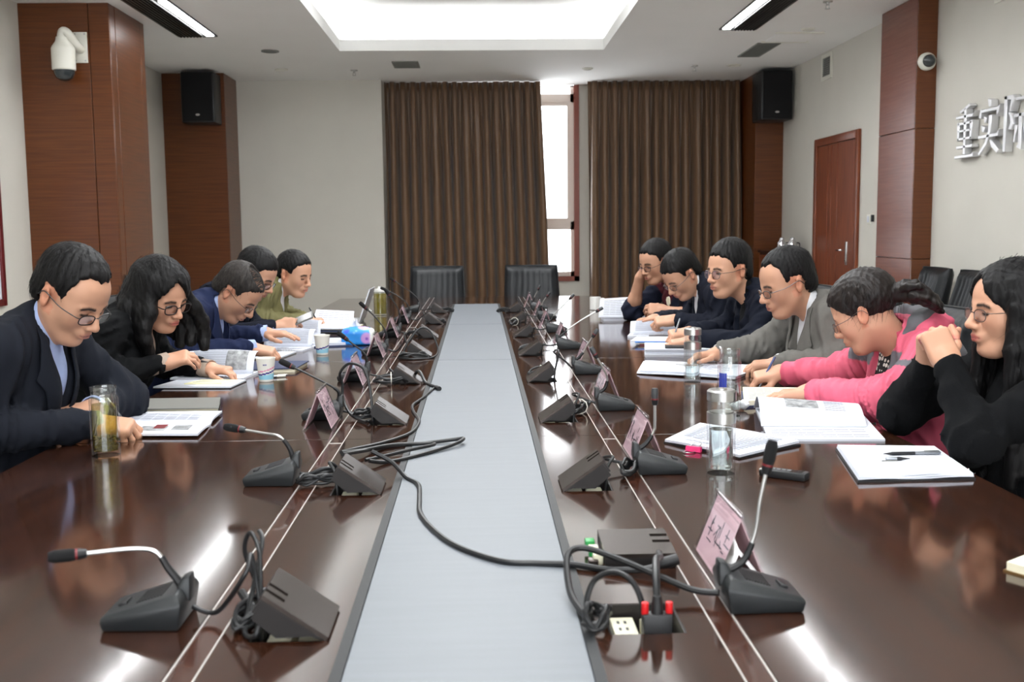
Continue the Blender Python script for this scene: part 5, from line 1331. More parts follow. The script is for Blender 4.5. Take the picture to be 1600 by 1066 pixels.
# ================================================================== chairs
def chair_proto():
    """leather conference chair, faces +x, origin on the floor under the seat"""
    t = thing('office_chair', 'x', 'chair', (0, 0, 0), 0, 'black leather conference chairs')
    F = Field(); F.box((0, 0, .425), (.205, .215, .022), .035, k=.02); F.ell((.0, 0, .455), (.22, .22, .035), k=.04)
    V, Q = surface(F, .012); net_object('seat', V, Q, 'leather', t)
    # backrest: padded slab leaning back with pleats on the front
    nu, nv = 40, 22; vs = []; fs = []
    W = .225; z0, z1 = .47, .985
    def pt(u, v, front):
        w = W * (1 - .10 * max(0, v - .55)) ; y = (u - .5) * 2 * w
        z = z0 + (z1 - z0) * v; x = -.205 - .10 * v + .030 * (1 - (2 * u - 1) ** 2) * -1
        ed = min(1, min(u, 1 - u) * 9) ** .5 * min(1, min(v, 1 - v) * 12 + .0) ** .5
        if front:
            x += .012 + .048 * ed + .016 * math.sin(PI * min(1, v * 1.2))
            if .12 < u < .88: x -= .006 * abs(math.sin((u - .12) / .76 * PI * 7 + .5 * math.sin(v * 6))) ** .4 * (1 if .08 < v < .94 else 0) * -1 - .0
        else: x -= .012 + .030 * ed
        return (x, y, z)
    n = (nu + 1) * (nv + 1)
    for fr in (True, False):
        for j in range(nv + 1):
            for i in range(nu + 1): vs.append(pt(i / nu, j / nv, fr))
    S = nu + 1
    for j in range(nv):
        for i in range(nu):
            a = j * S + i; fs.append((a, a + 1, a + S + 1, a + S)); fs.append((n + a, n + a + S, n + a + S + 1, n + a + 1))
    for i in range(nu):
        fs.append((i, n + i, n + i + 1, i + 1)); a = nv * S + i; fs.append((a, a + 1, n + a + 1, n + a))
    for j in range(nv):
        a = j * S; fs.append((a, a + S, n + a + S, n + a)); a = j * S + nu; fs.append((a, n + a, n + a + S, a + S))
    MB().add(vs, fs).build('backrest', 'leather', t, smooth=True)
    m = MB()
    rim = [pt(0, v / 20, True) for v in range(21)] + [pt(u / 20, 1, True) for u in range(1, 21)] + [pt(1, 1 - v / 20, True) for v in range(1, 21)]
    MB().tube(rim, .005, 6).build('piping', 'leather', t, smooth=True)
    for s in (-1, 1):
        MB().tube(smooth_path([(.20, s * .275, .02), (.19, s * .275, .35), (.15, s * .275, .60), (.05, s * .275, .625), (-.15, s * .275, .625), (-.24, s * .265, .60)], 6), .014, 10).build('arm_frame', 'chrome', t, smooth=True)
        MB().box(-.16, .10, s * .275 - .03, s * .275 + .03, .63, .658).build('arm_pad', 'leather', t, bevel=.012)
        MB().tube(smooth_path([(.20, s * .275, .02), (.17, s * .27, .015), (-.20, s * .26, .015), (-.23, s * .24, .015)], 4), .014, 10).build('runner', 'chrome', t, smooth=True)
        MB().tube([(0.02, s * .275, .60), (.02, s * .21, .42)], .011, 8).build('seat_strut', 'chrome', t, smooth=True)
    MB().tube([(-.225, -.24, .015), (-.225, .24, .015)], .014, 10).build('cross_bar', 'chrome', t, smooth=True)
    return t
def chairs():
    spots = [(-.345, 8.52, -PI / 2, 'empty black leather chair at the table end, left one'), (.44, 8.52, -PI / 2, 'empty black leather chair at the table end, right one'),
             (2.98, 7.47, PI, 'empty black leather chair by the right wall, nearer the pillar'), (2.98, 6.86, PI, 'empty black leather chair by the right wall, nearer the long-haired woman')]
    for (x, y, lb) in ((-1.46, 2.85, 'navy suited man nearest on the left'), (-1.49, 3.78, 'woman in the black coat'), (-1.47, 4.50, 'balding man in blue'), (-1.48, 5.20, 'man with the phone'), (-1.46, 5.90, 'man in olive')):
        spots.append((x, y, 0, 'black leather chair of the ' + lb))
    for (x, y, lb) in ((1.49, 2.55, 'woman in the black sweater'), (1.48, 3.15, 'woman in pink'), (1.48, 3.85, 'man in grey'), (1.48, 4.65, 'young man in the navy coat'), (1.48, 5.35, 'man in the navy zip jacket'), (1.46, 6.02, 'man in maroon')):
        spots.append((x, y, PI, 'black leather chair of the ' + lb))
    p = chair_proto()
    for k, (x, y, rz, lb) in enumerate(spots):
        o = p if k == 0 else copy_tree(p)
        o.location = (x, y, 0); o.rotation_euler = (0, 0, rz); tag(o, lb)
chairs()
# ================================================================== people
def cloth_mat(name, col, rough=.85, weave=.25, scale=700, sheen=.0):
    return mat(name, col, rough, spec=.15, noise=.12, nscale=30, bump=weave, bscale=scale, sheen=sheen)
cloth_mat('navy_suit', srgb(25, 28, 36)); cloth_mat('black_coat', srgb(16, 17, 19)); cloth_mat('blue_suit', srgb(30, 38, 66))
cloth_mat('navy_jacket', srgb(22, 25, 36)); cloth_mat('olive_jacket', srgb(108, 104, 70), .7); cloth_mat('grey_suit', srgb(104, 102, 98))
cloth_mat('dark_navy', srgb(18, 22, 34)); cloth_mat('black_knit', srgb(15, 16, 18), .95, .6, 500); cloth_mat('maroon', srgb(74, 26, 34))
cloth_mat('pink_shell', srgb(206, 92, 116), .6, .1, 300); cloth_mat('grey_shell', srgb(98, 98, 102), .6, .1, 300)
cloth_mat('blue_shirt', srgb(164, 180, 220), .7); cloth_mat('white_shirt', srgb(226, 228, 232), .7); cloth_mat('beige_knit', srgb(176, 158, 144), .9, .5, 500)
def dots_mat():
    m = mat('dots', srgb(20, 20, 22), .8); nt = m.node_tree; N = nt.nodes; L = nt.links
    tc = N.new('ShaderNodeTexCoord'); v = N.new('ShaderNodeTexVoronoi'); v.inputs['Scale'].default_value = 62; v.inputs['Randomness'].default_value = .35
    lt = N.new('ShaderNodeMath'); lt.operation = 'LESS_THAN'; lt.inputs[1].default_value = .40
    mx = N.new('ShaderNodeMix'); mx.data_type = 'RGBA'; mx.inputs['A'].default_value = srgb(18, 18, 20); mx.inputs['B'].default_value = srgb(226, 222, 214)
    L.new(tc.outputs['Object'], v.inputs['Vector']); L.new(v.outputs['Distance'], lt.inputs[0]); L.new(lt.outputs[0], mx.inputs['Factor']); L.new(mx.outputs['Result'], N['Principled BSDF'].inputs['Base Color'])
dots_mat()
cloth_mat('black_trouser', srgb(22, 22, 26)); cloth_mat('navy_vest', srgb(24, 30, 48))
tone_mat('shell_tone', .6, .3, .1, 300)
tone_mat('sweater_tone', .9, .2, .5, 500)
mat('shoe', srgb(18, 17, 17), .3)
mat('hair_black', srgb(12, 11, 12), .55, spec=.25, noise=1, col2=srgb(11, 10, 11), nscale=30, stretch=(3, 3, 1), bump=.35, bscale=260, bstretch=(1, 1, .35))
mat('hair_brown', srgb(30, 22, 19), .46, spec=.35, noise=1, col2=srgb(18, 13, 12), nscale=30, stretch=(3, 3, 1), bump=.35, bscale=260, bstretch=(1, 1, .35))
mat('hair_grey', srgb(54, 49, 46), .55, spec=.3, noise=1, col2=srgb(28, 25, 24), nscale=40, stretch=(3, 3, 1), bump=.35, bscale=260, bstretch=(1, 1, .35))
mat('frame_black', srgb(28, 26, 28), .3); mat('frame_wire', srgb(92, 86, 84), .3, metal=.8)
mat('button', srgb(40, 40, 44), .3)
SKIN = np.array(srgb(192, 146, 120)[:3])

def head_field(F, fem=False, wide=1.0):
    f = .94 if fem else 1.0
    F.ell((-.012, 0, .045), (.098, .077 * wide, .085), k=.02)
    F.ell((.022, 0, -.03), (.066, .060 * wide * f, .088), k=.03)
    F.ell((.052, 0, .035), (.040, .058, .055), k=.03)
    F.ell((.070, 0, -.101), (.021, .024 * f, .019), k=.028)
    for s in (-1, 1):
        F.cap((.000, s * .056 * f * wide, -.045), (.050, s * .026 * f, -.100), .017, .017, k=.03)
        F.ell((.056, s * .038 * wide, -.022), (.024, .024, .026), k=.035)
        F.ell((.100, s * .033, .000), (.020, .020, .0145), k=.012, op='s')
        F.ell((.0775, s * .031, .000), (.0125, .0155, .011), k=.006)
        F.cap((.0925, s * .014, .018), (.080, s * .048, .018), .0068, .005, k=.012)
    F.cap((.092, 0, .016), (.114, 0, -.028), .0072, .0095, k=.012)
    F.ell((.1135, 0, -.033), (.013, .0118, .0108), k=.007)
    for s in (-1, 1): F.ell((.102, s * .0135, -.037), (.012, .0085, .0085), k=.006)
    F.ell((.086, 0, -.062), (.016, .026, .018), k=.014)
    F.cap((.0990, -.013, -.061), (.0990, .013, -.061), .0055, k=.007)
    F.cap((.0970, -.012, -.072), (.0970, .012, -.072), .0065, k=.007)
    F.cap((.1035, -.020, -.0665), (.101, .020, -.0665), .0018, k=.003, op='s')
    for s in (-1, 1):
        rr = np.array(Matrix.Rotation(math.radians(-12 * 1), 3, 'Y') @ Matrix.Rotation(math.radians(s * 18), 3, 'Z'))
        F.ell((-.012, s * .079 * wide, -.004), (.018, .0075, .031), rot=rr, k=.006)
        F.ell((-.007, s * .085 * wide, .000), (.009, .005, .017), rot=rr, k=.005, op='s')

def hand_field(F, W, fdir, ndir, side, pose, sc=1.0, spread=1.0):
    """W wrist, fdir towards the fingers, ndir out of the back of the hand"""
    f = np.array(fdir, float); f /= np.linalg.norm(f)
    n = np.array(ndir, float); n -= f * (n @ f); n /= np.linalg.norm(n)
    t = np.cross(n, f) * (1 if side == 'R' else -1)
    R = np.stack([f, t, n], 1)
    F.frame(W, R * sc)
    F.R = R
    S = lambda *p: tuple(sc * q for q in p)
    F.box(S(.050, 0, 0), S(.036, .027, .003), .012 * sc, k=.012)
    F.ell(S(.030, .024, -.010), S(.030, .016, .014), k=.01)
    F.ell(S(.030, -.022, -.008), S(.032, .014, .013), k=.01)
    P = {'flat': [(8, 12, 6)] * 4, 'relax': [(22, 30, 16), (28, 34, 18), (34, 38, 20), (38, 42, 24)],
         'write': [(42, 48, 18), (52, 56, 26), (62, 70, 36), (68, 76, 40)], 'fist': [(70, 85, 50)] * 4,
         'point': [(4, 8, 4), (46, 62, 34), (56, 72, 40), (60, 76, 42)], 'pinch': [(40, 42, 18), (36, 42, 20), (34, 36, 20), (30, 32, 18)],
         'hold': [(48, 30, 16), (50, 34, 18), (52, 36, 20), (54, 40, 22)], 'lace': [(58, 62, 22), (62, 64, 24), (64, 66, 26), (62, 68, 26)],
         'cheek': [(30, 50, 30), (40, 60, 34), (46, 66, 40), (50, 70, 40)]}[pose]
    ys = (.030, .0103, -.0103, -.029); Ls = (.072, .080, .074, .058); ba = (.084, .089, .085, .077); fan = (6, 1, -4, -10)
    rr = (.0088, .0090, .0086, .0076)
    tips = []
    for i in range(4):
        p = np.array([ba[i], ys[i], .001]); a = 0.0; rad = rr[i]
        fa = math.radians(fan[i] * spread)
        for j, fr in enumerate((.46, .30, .24)):
            a += math.radians(P[i][j])
            d = np.array([math.cos(a) * math.cos(fa), math.sin(fa) * math.cos(a), -math.sin(a)])
            q = p + d * Ls[i] * fr
            F.cap(S(*p), S(*q), rad * sc, (rad - .0007) * sc, k=.0035 if j else .006)
            F.ell(S(*q), S(rad * 1.02, rad * 1.02, rad * 1.02), k=.003)
            p = q; rad -= .0007
        tips.append(F.pt(S(*p)))
    th = {'write': ((.70, .50, -.50), (.93, -.15, -.30), (.95, -.25, -.15)), 'pinch': ((.72, .45, -.52), (.92, -.10, -.38), (.95, -.15, -.25)), 'hold': ((.60, .55, -.55), (.80, .10, -.60), (.75, -.2, -.6)),
          'fist': ((.62, .50, -.60), (.60, -.60, -.50), (.4, -.85, -.3)), 'lace': ((.62, .62, -.45), (.90, .30, -.25), (.95, .1, -.2))}.get(pose, ((.66, .68, -.30), (.90, .38, -.20), (.96, .20, -.16)))
    p = np.array([.018, .026, -.006]); rad = .0125
    for d, L in zip(th, (.040, .034, .027)):
        d = np.array(d) / np.linalg.norm(d); q = p + d * L
        F.cap(S(*p), S(*q), rad * sc, (rad - .0014) * sc, k=.006); p = q; rad -= .0014
    tips.append(F.pt(S(*p)))
    F.frame((0, 0, 0), np.eye(3))
    return tips

class Person:
    """J: joints in metres, local frame x forward, y left, z up, origin on the floor under the pelvis"""
    def __init__(s, label, loc, rz, J, head, jacket, shirt=None, hair='short', hairmat='hair_black', fem=False, glasses=None, collar='shirt',
                 hands=None, h=.0045, vopen=True, group='people at the table', bulk=0.0, wide=1.0, tone=1.0, sleeve=.03, cuff=None, hairopt=None, vlow=.26, neck_r=.052, lapel=True, cloth_h=.008, hs=.95):
        s.J = {k: np.array(v, float) for k, v in J.items()}; s.loc = loc; s.rz = rz
        s.hd = head; s.fem = fem; s.h = h; s.bulk = bulk; s.wide = wide
        s.HR = rotmat(*head[1:]) ; s.HT = s.J['head']; s.hs = hs
        s.down = np.array([0, 0, -1.0])
        J = s.J
        up = J['neck'] - J['pelvis']; s.up = up / np.linalg.norm(up)
        lat = J['shoulder_l'] - J['shoulder_r']; lat /= np.linalg.norm(lat)
        fw = np.cross(lat, s.up); s.fw = fw / np.linalg.norm(fw); s.lat = np.cross(s.up, s.fw)
        s.TR = np.stack([s.fw, s.lat, s.up], 1)
        s.tips = {}
        # ---- skin body
        F = Field()
        F.frame(s.HT, s.HR * hs); Rs = s.HR
        F = s.head(F)
        nb = J['neck']
        F.frame((0, 0, 0), np.eye(3))
        hb = s.HT + s.HR @ np.array([-.022, 0, -.055]) * hs
        F.cap(hb, nb - s.up * .04, neck_r * .96, neck_r * .98, k=.03)
        F.cap(nb - s.up * .06, J['pelvis'], .066, .09, k=.03)
        F.ell(nb - s.up * .21, (.075, .11, .13), rot=s.TR, k=.03)
        bare = sleeve > .1
        for sd in 'lr':
            F.cap(nb - s.up * .10, J['shoulder_' + sd] - s.up * .02, .040, .034, k=.03)
            F.cap(J['shoulder_' + sd] - s.up * .02, J['elbow_' + sd], .034, .029, k=.02)
            wv = J['wrist_' + sd]; el = J['elbow_' + sd]
            mid = el + (wv - el) * .35
            F.cap(el, mid, .036 if bare else .029, .039 if bare else .031, k=.02); F.cap(mid, wv, .038 if bare else .031, .0265, k=.02)
            hd = hands[sd]
            F.cap(wv, wv + np.array(hd[0]) / np.linalg.norm(hd[0]) * .02, .0255, .024, k=.015)
            s.tips[sd] = hand_field(F, wv, hd[0], hd[1], 'L' if sd == 'l' else 'R', hd[2], .97 if not fem else .9)
        P, Q = surface(F, h)
        s.body = net_object('person', P, Q, 'skin', None, s.paint(P, tone), relax=1, loc=loc)
        s.body.rotation_euler = (0, 0, rz)
        tag(s.body, label, 'person', group)
        s.clothes(jacket, shirt, collar, vopen, sleeve, cuff, hands, vlow, lapel, cloth_h)
        s.hair(hair, hairmat, hairopt or {})
        if glasses: s.glasses(glasses)
        s.legs()
    def head(s, F):
        # the head is modelled at unit scale and scaled about its centre
        k = s.hs; G = Field(); head_field(G, s.fem, s.wide)
        for op, kk, lo, hi, q in G.ops:
            tr = lambda p: s.HR @ (np.array(p) * k) + s.HT
            if q[0] == 'c':
                a, b = tr(q[1]), tr(q[2]); r = max(q[3], q[4]) * k
                F.ops.append((op, kk, np.minimum(a, b) - r, np.maximum(a, b) + r, ('c', a, b, q[3] * k, q[4] * k)))
            else:
                c = tr(q[1]); m = q[3].max() * k
                F.ops.append((op, kk, c - m, c + m, ('e', c, s.HR @ q[2], q[3] * k)))
        return F
    def hp(s, p):
        return s.HR @ (np.array(p, float) * s.hs) + s.HT
    def paint(s, P, tone):
        L = (P - s.HT) @ s.HR / s.hs
        x, y, z = L.T; ay = np.abs(y)
        base = SKIN * tone * (np.array([1.06, 1.05, 1.06]) if s.fem else 1.0)
        c = np.tile(base, (len(P), 1))
        g = lambda d: np.clip(d, 0, 1)[:, None]
        face = (x > .03) & (z > -.13) & (z < .12)
        def blend(c, m, col, a=1.0):
            m = g(m * a); return c * (1 - m) + np.array(col) * m
        red = base * np.array([1.0, .90, .88])
        c = blend(c, 1 - np.sqrt(((ay - .045) / .028) ** 2 + ((z + .03) / .03) ** 2 + ((x - .065) / .05) ** 2), red, .7)
        c = blend(c, (1 - np.sqrt((y / .02) ** 2 + ((z + .033) / .018) ** 2 + ((x - .108) / .03) ** 2)), red, .8)
        ear = (np.abs(x + .012) < .03) & (ay > .07) & (np.abs(z) < .045)
        c[ear] = c[ear] * np.array([1.0, .82, .78])
        lip = np.array(srgb(190, 104, 98)[:3]) if s.fem else np.array(srgb(176, 112, 98)[:3])
        d = 1.6 - np.sqrt((y / .016) ** 2 + ((z + .0665) / .0085) ** 2); d[x < .082] = 0
        c = blend(c, d * 1.2, lip)
        d = 1.3 - np.abs(z + .0665) / .0016 - np.maximum(ay - .02, 0) / .003; d[(x < .08)] = 0
        c = blend(c, d, lip * .35)
        brow = .0215 - np.clip(ay - .034, 0, 1) * .35 + np.clip(.034 - ay, 0, 1) * -.10
        d = 1.5 - np.abs(z - brow) / .0048 - np.maximum(np.abs(ay - .033) - .018, 0) / .003; d[(x < .055)] = 0
        c = blend(c, d, np.array(srgb(40, 32, 30)[:3]), 1.0)
        # eyes: lid line, iris seen through a narrow opening
        op = s.eye_open if hasattr(s, 'eye_open') else .0025
        zc = -.0035 - ((ay - .031) / .016) ** 2 * -.002
        d = 1.6 - np.abs(z - zc) / (.0016 + op) - np.maximum(np.abs(ay - .0315) - .0125, 0) / .002; d[(x < .06)] = 0
        c = blend(c, d, np.array(srgb(34, 24, 22)[:3]), .95)
        # finger nails are left to the light; knuckles a little redder
        for sd in 'lr':
            for tpt in s.tips.get(sd, []):
                d = 1 - np.sqrt(((P - tpt) ** 2).sum(1)) / .016
                c = blend(c, d, base * np.array([1.02, .84, .84]), .7)
        return np.clip(c, 0, 1)
    def clothes(s, jacket, shirt, collar, vopen, sleeve, cuff, hands, vlow, lapel, ch):
        J = s.J; b = s.bulk; up, fw, lat = s.up, s.fw, s.lat; nb = J['neck']; fem = s.fem
        w = .90 if fem else 1.0
        def torso(F, o):
            F.ell(nb - up * .16, (.120 + o, .168 * w + o, .165), rot=s.TR, k=.05)
            F.ell(nb - up * .33, (.128 * w + o, .155 * w + o, .15), rot=s.TR, k=.06)
            F.ell(J['pelvis'] + np.array([.0, 0, .02]), (.135 + o, .175 * w + o, .13), k=.07)
            for sd in 'lr':
                F.cap(nb - up * .012 - fw * .012, J['shoulder_' + sd], .052 + o * .6, .060 * w + o, k=.05)
        F = Field(); torso(F, .012 + b)
        for sd in 'lr':
            S_, E_, W_ = J['shoulder_' + sd], J['elbow_' + sd], J['wrist_' + sd]
            d = (W_ - E_) / np.linalg.norm(W_ - E_)
            F.cap(S_, E_, .064 * w + b, .054 * w + b, k=.035)
            F.ell(E_, (.055 * w + b,) * 3, k=.03)
            F.cap(E_, W_ - d * sleeve, .053 * w + b, .039 * w + b * .6, k=.03)
        # neck opening
        nd = s.hp((-.022, 0, -.055)) - nb; nd /= np.linalg.norm(nd)
        F.cap(nb - up * .035 - fw * .02, nb + nd * .035 - fw * .008, .066, .062, k=.03)
        F.cap(nb - up * .01 + fw * .006, nb + nd * .16 + fw * .03, .056, .075, k=.010, op='s')
        if vopen:
            a = nb - up * .02 + fw * .10; e = nb - up * vlow + fw * .155
            F.cap(a, e, .058, .006, k=.012, op='s')
        rs = np.random.RandomState(int(abs(s.loc[1]) * 1000) % 9999)
        D1 = rs.randn(3, 3); D1 /= np.linalg.norm(D1, axis=1)[:, None]
        el, er, sl, sr = J['elbow_l'], J['elbow_r'], J['shoulder_l'], J['shoulder_r']
        axes = {sd: (J['wrist_' + sd] - J['elbow_' + sd]) / np.linalg.norm(J['wrist_' + sd] - J['elbow_' + sd]) for sd in 'lr'}
        def wrinkle(P, d):
            m = np.abs(d) < .05
            if not m.any(): return d
            p = P[m]; r = np.zeros(len(p))
            q = p @ D1.T
            wq = q + .012 * np.sin(q[:, [1, 2, 0]] * 38 + 1.3) + .006 * np.sin(q[:, [2, 0, 1]] * 83 + .4)
            fold = lambda v: 1.2 * (np.abs(np.sin(v)) ** .8 - .6)
            r += .0066 * fold(wq[:, 0] * 40) + .0042 * fold(wq[:, 1] * 71 + 1)
            for sd in 'lr':
                E_ = J['elbow_' + sd]; S_ = J['shoulder_' + sd]; ax = axes[sd]
                au = (E_ - S_) / np.linalg.norm(E_ - S_)
                de = np.sqrt(((p - E_) ** 2).sum(1)); wgt = np.exp(-(de / .12) ** 2)
                r += .014 * wgt * fold(((wq - E_ @ D1.T) @ D1 @ ax) * 62 + 1.6 * np.sin(q[:, 0] * 34) + (q[:, 1]) * 30)
                ds = np.sqrt(((p - S_) ** 2).sum(1)); wgt = np.exp(-(ds / .13) ** 2)
                r += .011 * wgt * fold(((wq - S_ @ D1.T) @ D1 @ (au + .6 * lat)) * 50 + 1.4 * np.sin(q[:, 1] * 30))
                wv = J['wrist_' + sd]; dw = np.sqrt(((p - wv) ** 2).sum(1)); wgt = np.exp(-(dw / .11) ** 2)
                r += .007 * wgt * fold(((wq - wv @ D1.T) @ D1 @ ax) * 85 + 1.2 * np.sin(q[:, 2] * 50))
            d = d.copy(); d[m] += r; return d
        F.fn(wrinkle)
        s.jf = F
        P, Q = surface(F, ch)
        kind = jacket[0]; mts = jacket[1]
        jk = net_object(kind, P, Q, mts, s.body, jacket[2](s, P) if len(jacket) > 2 else None, relax=1)
        s.jk = jk
        TF = Field(); torso(TF, .012 + b)
        TF.cap(nb - up * .035 - fw * .02, nb + nd * .035 - fw * .008, .066, .062, k=.03)
        def proj(u, v, off):
            """point on the chest front: u to the left, v up from the neck base"""
            q = (nb + lat * u + up * v + fw * .30)[None]
            for _ in range(24):
                q = q - fw * np.clip(TF.eval(q, .5), -.02, .04)[:, None] * .9
            return Vector(q[0] + fw * off)
        s.proj = proj
        if shirt:
            G = Field(); torso(G, -.004)
            if collar != 'stand': G.cap(nb - up * .01, nb + nd * .045 - fw * .004, .058, .0545, k=.02)
            G.fn(lambda P, d: np.maximum(d, -(((P - nb) @ up) + .34)))
            G.fn(lambda P, d: d + .0016 * np.sin(P @ D1[0] * 90 + 2 * np.sin(P @ D1[1] * 40)))
            P2, Q2 = surface(G, ch)
            sh = net_object('shirt', P2, Q2, shirt, s.body, relax=1)
            if len(shirt) and collar == 'dots': pass
        # collar band round the neck with two front points
        if collar in ('shirt', 'coat', 'stand'):
            m = MB(); n = 28; rows = 5; vs = []
            ax0 = nb + up * .012
            nd = (s.hp((-.022, 0, -.06)) - nb); nd /= np.linalg.norm(nd); nd = nd * .6 + up * .4; nd /= np.linalg.norm(nd)
            hgt = {'shirt': .042, 'coat': .055, 'stand': .062}[collar]; r0 = .061 if collar == 'shirt' else .070
            gap = math.radians(20 if collar != 'coat' else 34)
            for i in range(n + 1):
                a = gap + (2 * PI - 2 * gap) * i / n
                fr = abs(i / n - .5) * 2
                dirv = fw * math.cos(a) + lat * math.sin(a)
                for rI in range(rows):
                    t = rI / (rows - 1)
                    hh = hgt * (1 - .35 * fr ** 2)
                    if t <= .5:
                        q = ax0 + dirv * (r0 - .004 * t) + nd * (hh * t * 2 - .012) - fw * .012
                    else:
                        tt = (t - .5) * 2
                        q = ax0 + dirv * (r0 - .002 + .016 * tt) + nd * (hh * (1 - tt * (1.0 + .75 * fr ** 6)) - .008) - fw * .012
                    vs.append(tuple(q))
            fs = [(i * rows + r, (i + 1) * rows + r, (i + 1) * rows + r + 1, i * rows + r + 1) for i in range(n) for r in range(rows - 1)]
            m.add(vs, fs)
            o = m.build('collar', shirt if (collar == 'shirt' and shirt) else (jacket[3] if len(jacket) > 3 else mts), s.body, smooth=True, fix=False)
            md = o.modifiers.new('thickness', 'SOLIDIFY'); md.thickness = .003; md.offset = 0
        if vopen and lapel:
            for sg in (1, -1):
                m = MB(); n = 14; w_ = 6; vs = []
                for i in range(n + 1):
                    t = i / n
                    u0 = .066 * (1 - t) ** 1.15 + .008; v = .015 - (vlow + .02) * t
                    wd = .014 + .052 * min(1, t / .34) ** .8 * (1 if t < .34 else (1 - (t - .34) / .66) ** .8 * 1.0)
                    if .34 < t < .40: wd += .012
                    for j in range(w_ + 1):
                        vs.append(tuple(proj(sg * (u0 + wd * j / w_), v + .02 * (j / w_) * (1 - t), .004 + .005 * math.sin(PI * min(1, j / w_ * 1.1)))))
                fs = [(i * (w_ + 1) + j, i * (w_ + 1) + j + 1, (i + 1) * (w_ + 1) + j + 1, (i + 1) * (w_ + 1) + j) for i in range(n) for j in range(w_)]
                m.add(vs, fs)
                o = m.build('lapel', jacket[3] if len(jacket) > 3 else mts, s.body, smooth=True, fix=False)
                md = o.modifiers.new('thickness', 'SOLIDIFY'); md.thickness = .004; md.offset = 0
        if cuff:
            for sd in 'lr':
                E_, W_ = J['elbow_' + sd], J['wrist_' + sd]; d = (W_ - E_) / np.linalg.norm(W_ - E_)
                a = W_ - d * (sleeve + .03); e = W_ - d * (sleeve - cuff[1])
                m = MB().tube([tuple(a), tuple(a * .5 + e * .5), tuple(e)], .035, 20, caps=False, radii=[.039 * w, .0375 * w, .0365 * w])
                o = m.build('cuff', cuff[0], s.body, smooth=True, fix=False)
                md = o.modifiers.new('thickness', 'SOLIDIFY'); md.thickness = .003
    def legs(s):
        J = s.J; F = Field(); p = J['pelvis']
        F.ell(p + np.array([0, 0, -.01]), (.13, .175, .10), k=.06)
        feet = []
        for sg in (1, -1):
            hip = p + np.array([.02, sg * .09, -.01]); kn = np.array([p[0] + .40, sg * .13 + p[1], .50]); an = np.array([p[0] + .36, sg * .13 + p[1], .09])
            F.cap(hip, kn, .085, .062, k=.05); F.cap(kn, an, .06, .048, k=.03); feet.append(an)
        P, Q = surface(F, .014)
        net_object('trousers', P, Q, 'black_trouser', s.body, relax=1)
        for an in feet:
            G = Field(); G.cap(an + np.array([0, 0, -.02]), an + np.array([0, 0, -.045]), .04, .045, k=.02); G.cap(an + np.array([.0, 0, -.05]), an + np.array([.17, 0, -.055]), .038, .034, k=.03)
            G.fn(lambda P, d: np.maximum(d, .003 - P[:, 2]))
            P, Q = surface(G, .012); net_object('shoe', P, Q, 'shoe', s.body)
    def hair(s, style, mt, opt):
        hs = s.hs; k = 1.0; wide = s.wide
        F = Field(s.HT, s.HR)
        Z = lambda *p: tuple(hs * q for q in p)
        th = opt.get('t', .008); top = opt.get('top', .010)
        F.ell(Z(-.014, 0, .047 + top / 2), Z(.098 + th, (.077 + th * .7) * wide, .085 + th * .5 + top / 2), k=.02)
        fe = .004 if style in ('short', 'bald') else .009
        F.ell(Z(.046, 0, .042), Z(.046 + fe, (.058 + fe) * wide, .058 + fe), k=.025)
        if style in ('short', 'bald'):
            F.ell(Z(-.055, 0, -.015), Z(.058 + th * .5, (.060 + th * .3) * wide, .055), k=.03)
        rec = opt.get('recede', 0.0); nape = opt.get('nape', -.062)
        xs = [-.14, -.055, -.042, -.036, .006, .012, .030, .036, .056, .076, .11]
        zs = [nape, nape, -.035, .024, .026, -.004, -.006, .040, .056, .078 - opt.get('fringe', 0), .088 - opt.get('fringe', 0)]
        if style != 'short' and style != 'bald':
            zs = [-.09, -.09, -.08, -.07, -.06, -.05, -.03, .03, .062, .080 - opt.get('fringe', 0), .09 - opt.get('fringe', 0)]
        if style == 'tied': zs = [-.085, -.085, -.075, -.055, -.012, -.004, .0, .010, .030, .056, .066]
        Tt, Rr = s.HT, s.HR
        def cut(P, d):
            L = (P - Tt) @ Rr / hs
            ay = np.abs(L[:, 1])
            jit = (.005 * np.sin(L[:, 1] * 210 + 1) + .003 * np.sin(L[:, 2] * 300 + L[:, 1] * 420)) * (1 if style in ('short', 'bald') else 0)
            hl = np.interp(L[:, 0] + jit, xs, zs) + (.0035 * np.sin(L[:, 1] * 260 + L[:, 0] * 90) + .002 * np.sin(L[:, 1] * 610)) * (0 if 'part' in opt or style == 'tied' else 1)
            if 'part' in opt:
                fz = .092 - (np.abs(L[:, 1] - opt['part']) / .062) ** 1.5 * .085
                wf = np.clip((L[:, 0] - .0) / .045, 0, 1); wf = wf * wf * (3 - 2 * wf)
                hl = hl * (1 - wf) + np.minimum(fz, .2) * wf
            hl = hl + rec * np.exp(-((ay - .045) / .022) ** 2) * (L[:, 0] > .0) * np.clip((L[:, 0]) / .04, 0, 1) + opt.get('high', 0.0) * np.clip((L[:, 0] - .03) / .03, 0, 1)
            c = (hl - L[:, 2]) * .75 * hs
            return -smin(-d, -c, .014)
        def strands(P, d):
            m = np.abs(d) < .03
            if not m.any(): return d
            L = (P[m] - Tt) @ Rr / hs
            az = np.arctan2(L[:, 1] - opt.get('cy', .0), L[:, 0] + .05)
            pol = np.arctan2(np.hypot(L[:, 1], L[:, 0] + .05), L[:, 2] - .02)
            r = .0011 * np.sin(az * 34 + 3 * np.sin(pol * 3)) + .0011 * np.sin(az * 61 + 2 * np.sin(pol * 5) + 1) + .0012 * np.sin(L[:, 0] * 160 + 2 * np.sin(L[:, 1] * 120)) * np.sin(L[:, 1] * 140 + L[:, 2] * 60)
            d = d.copy(); d[m] += r * opt.get('rough', 1.0); return d
        F.fn(strands); F.fn(cut)
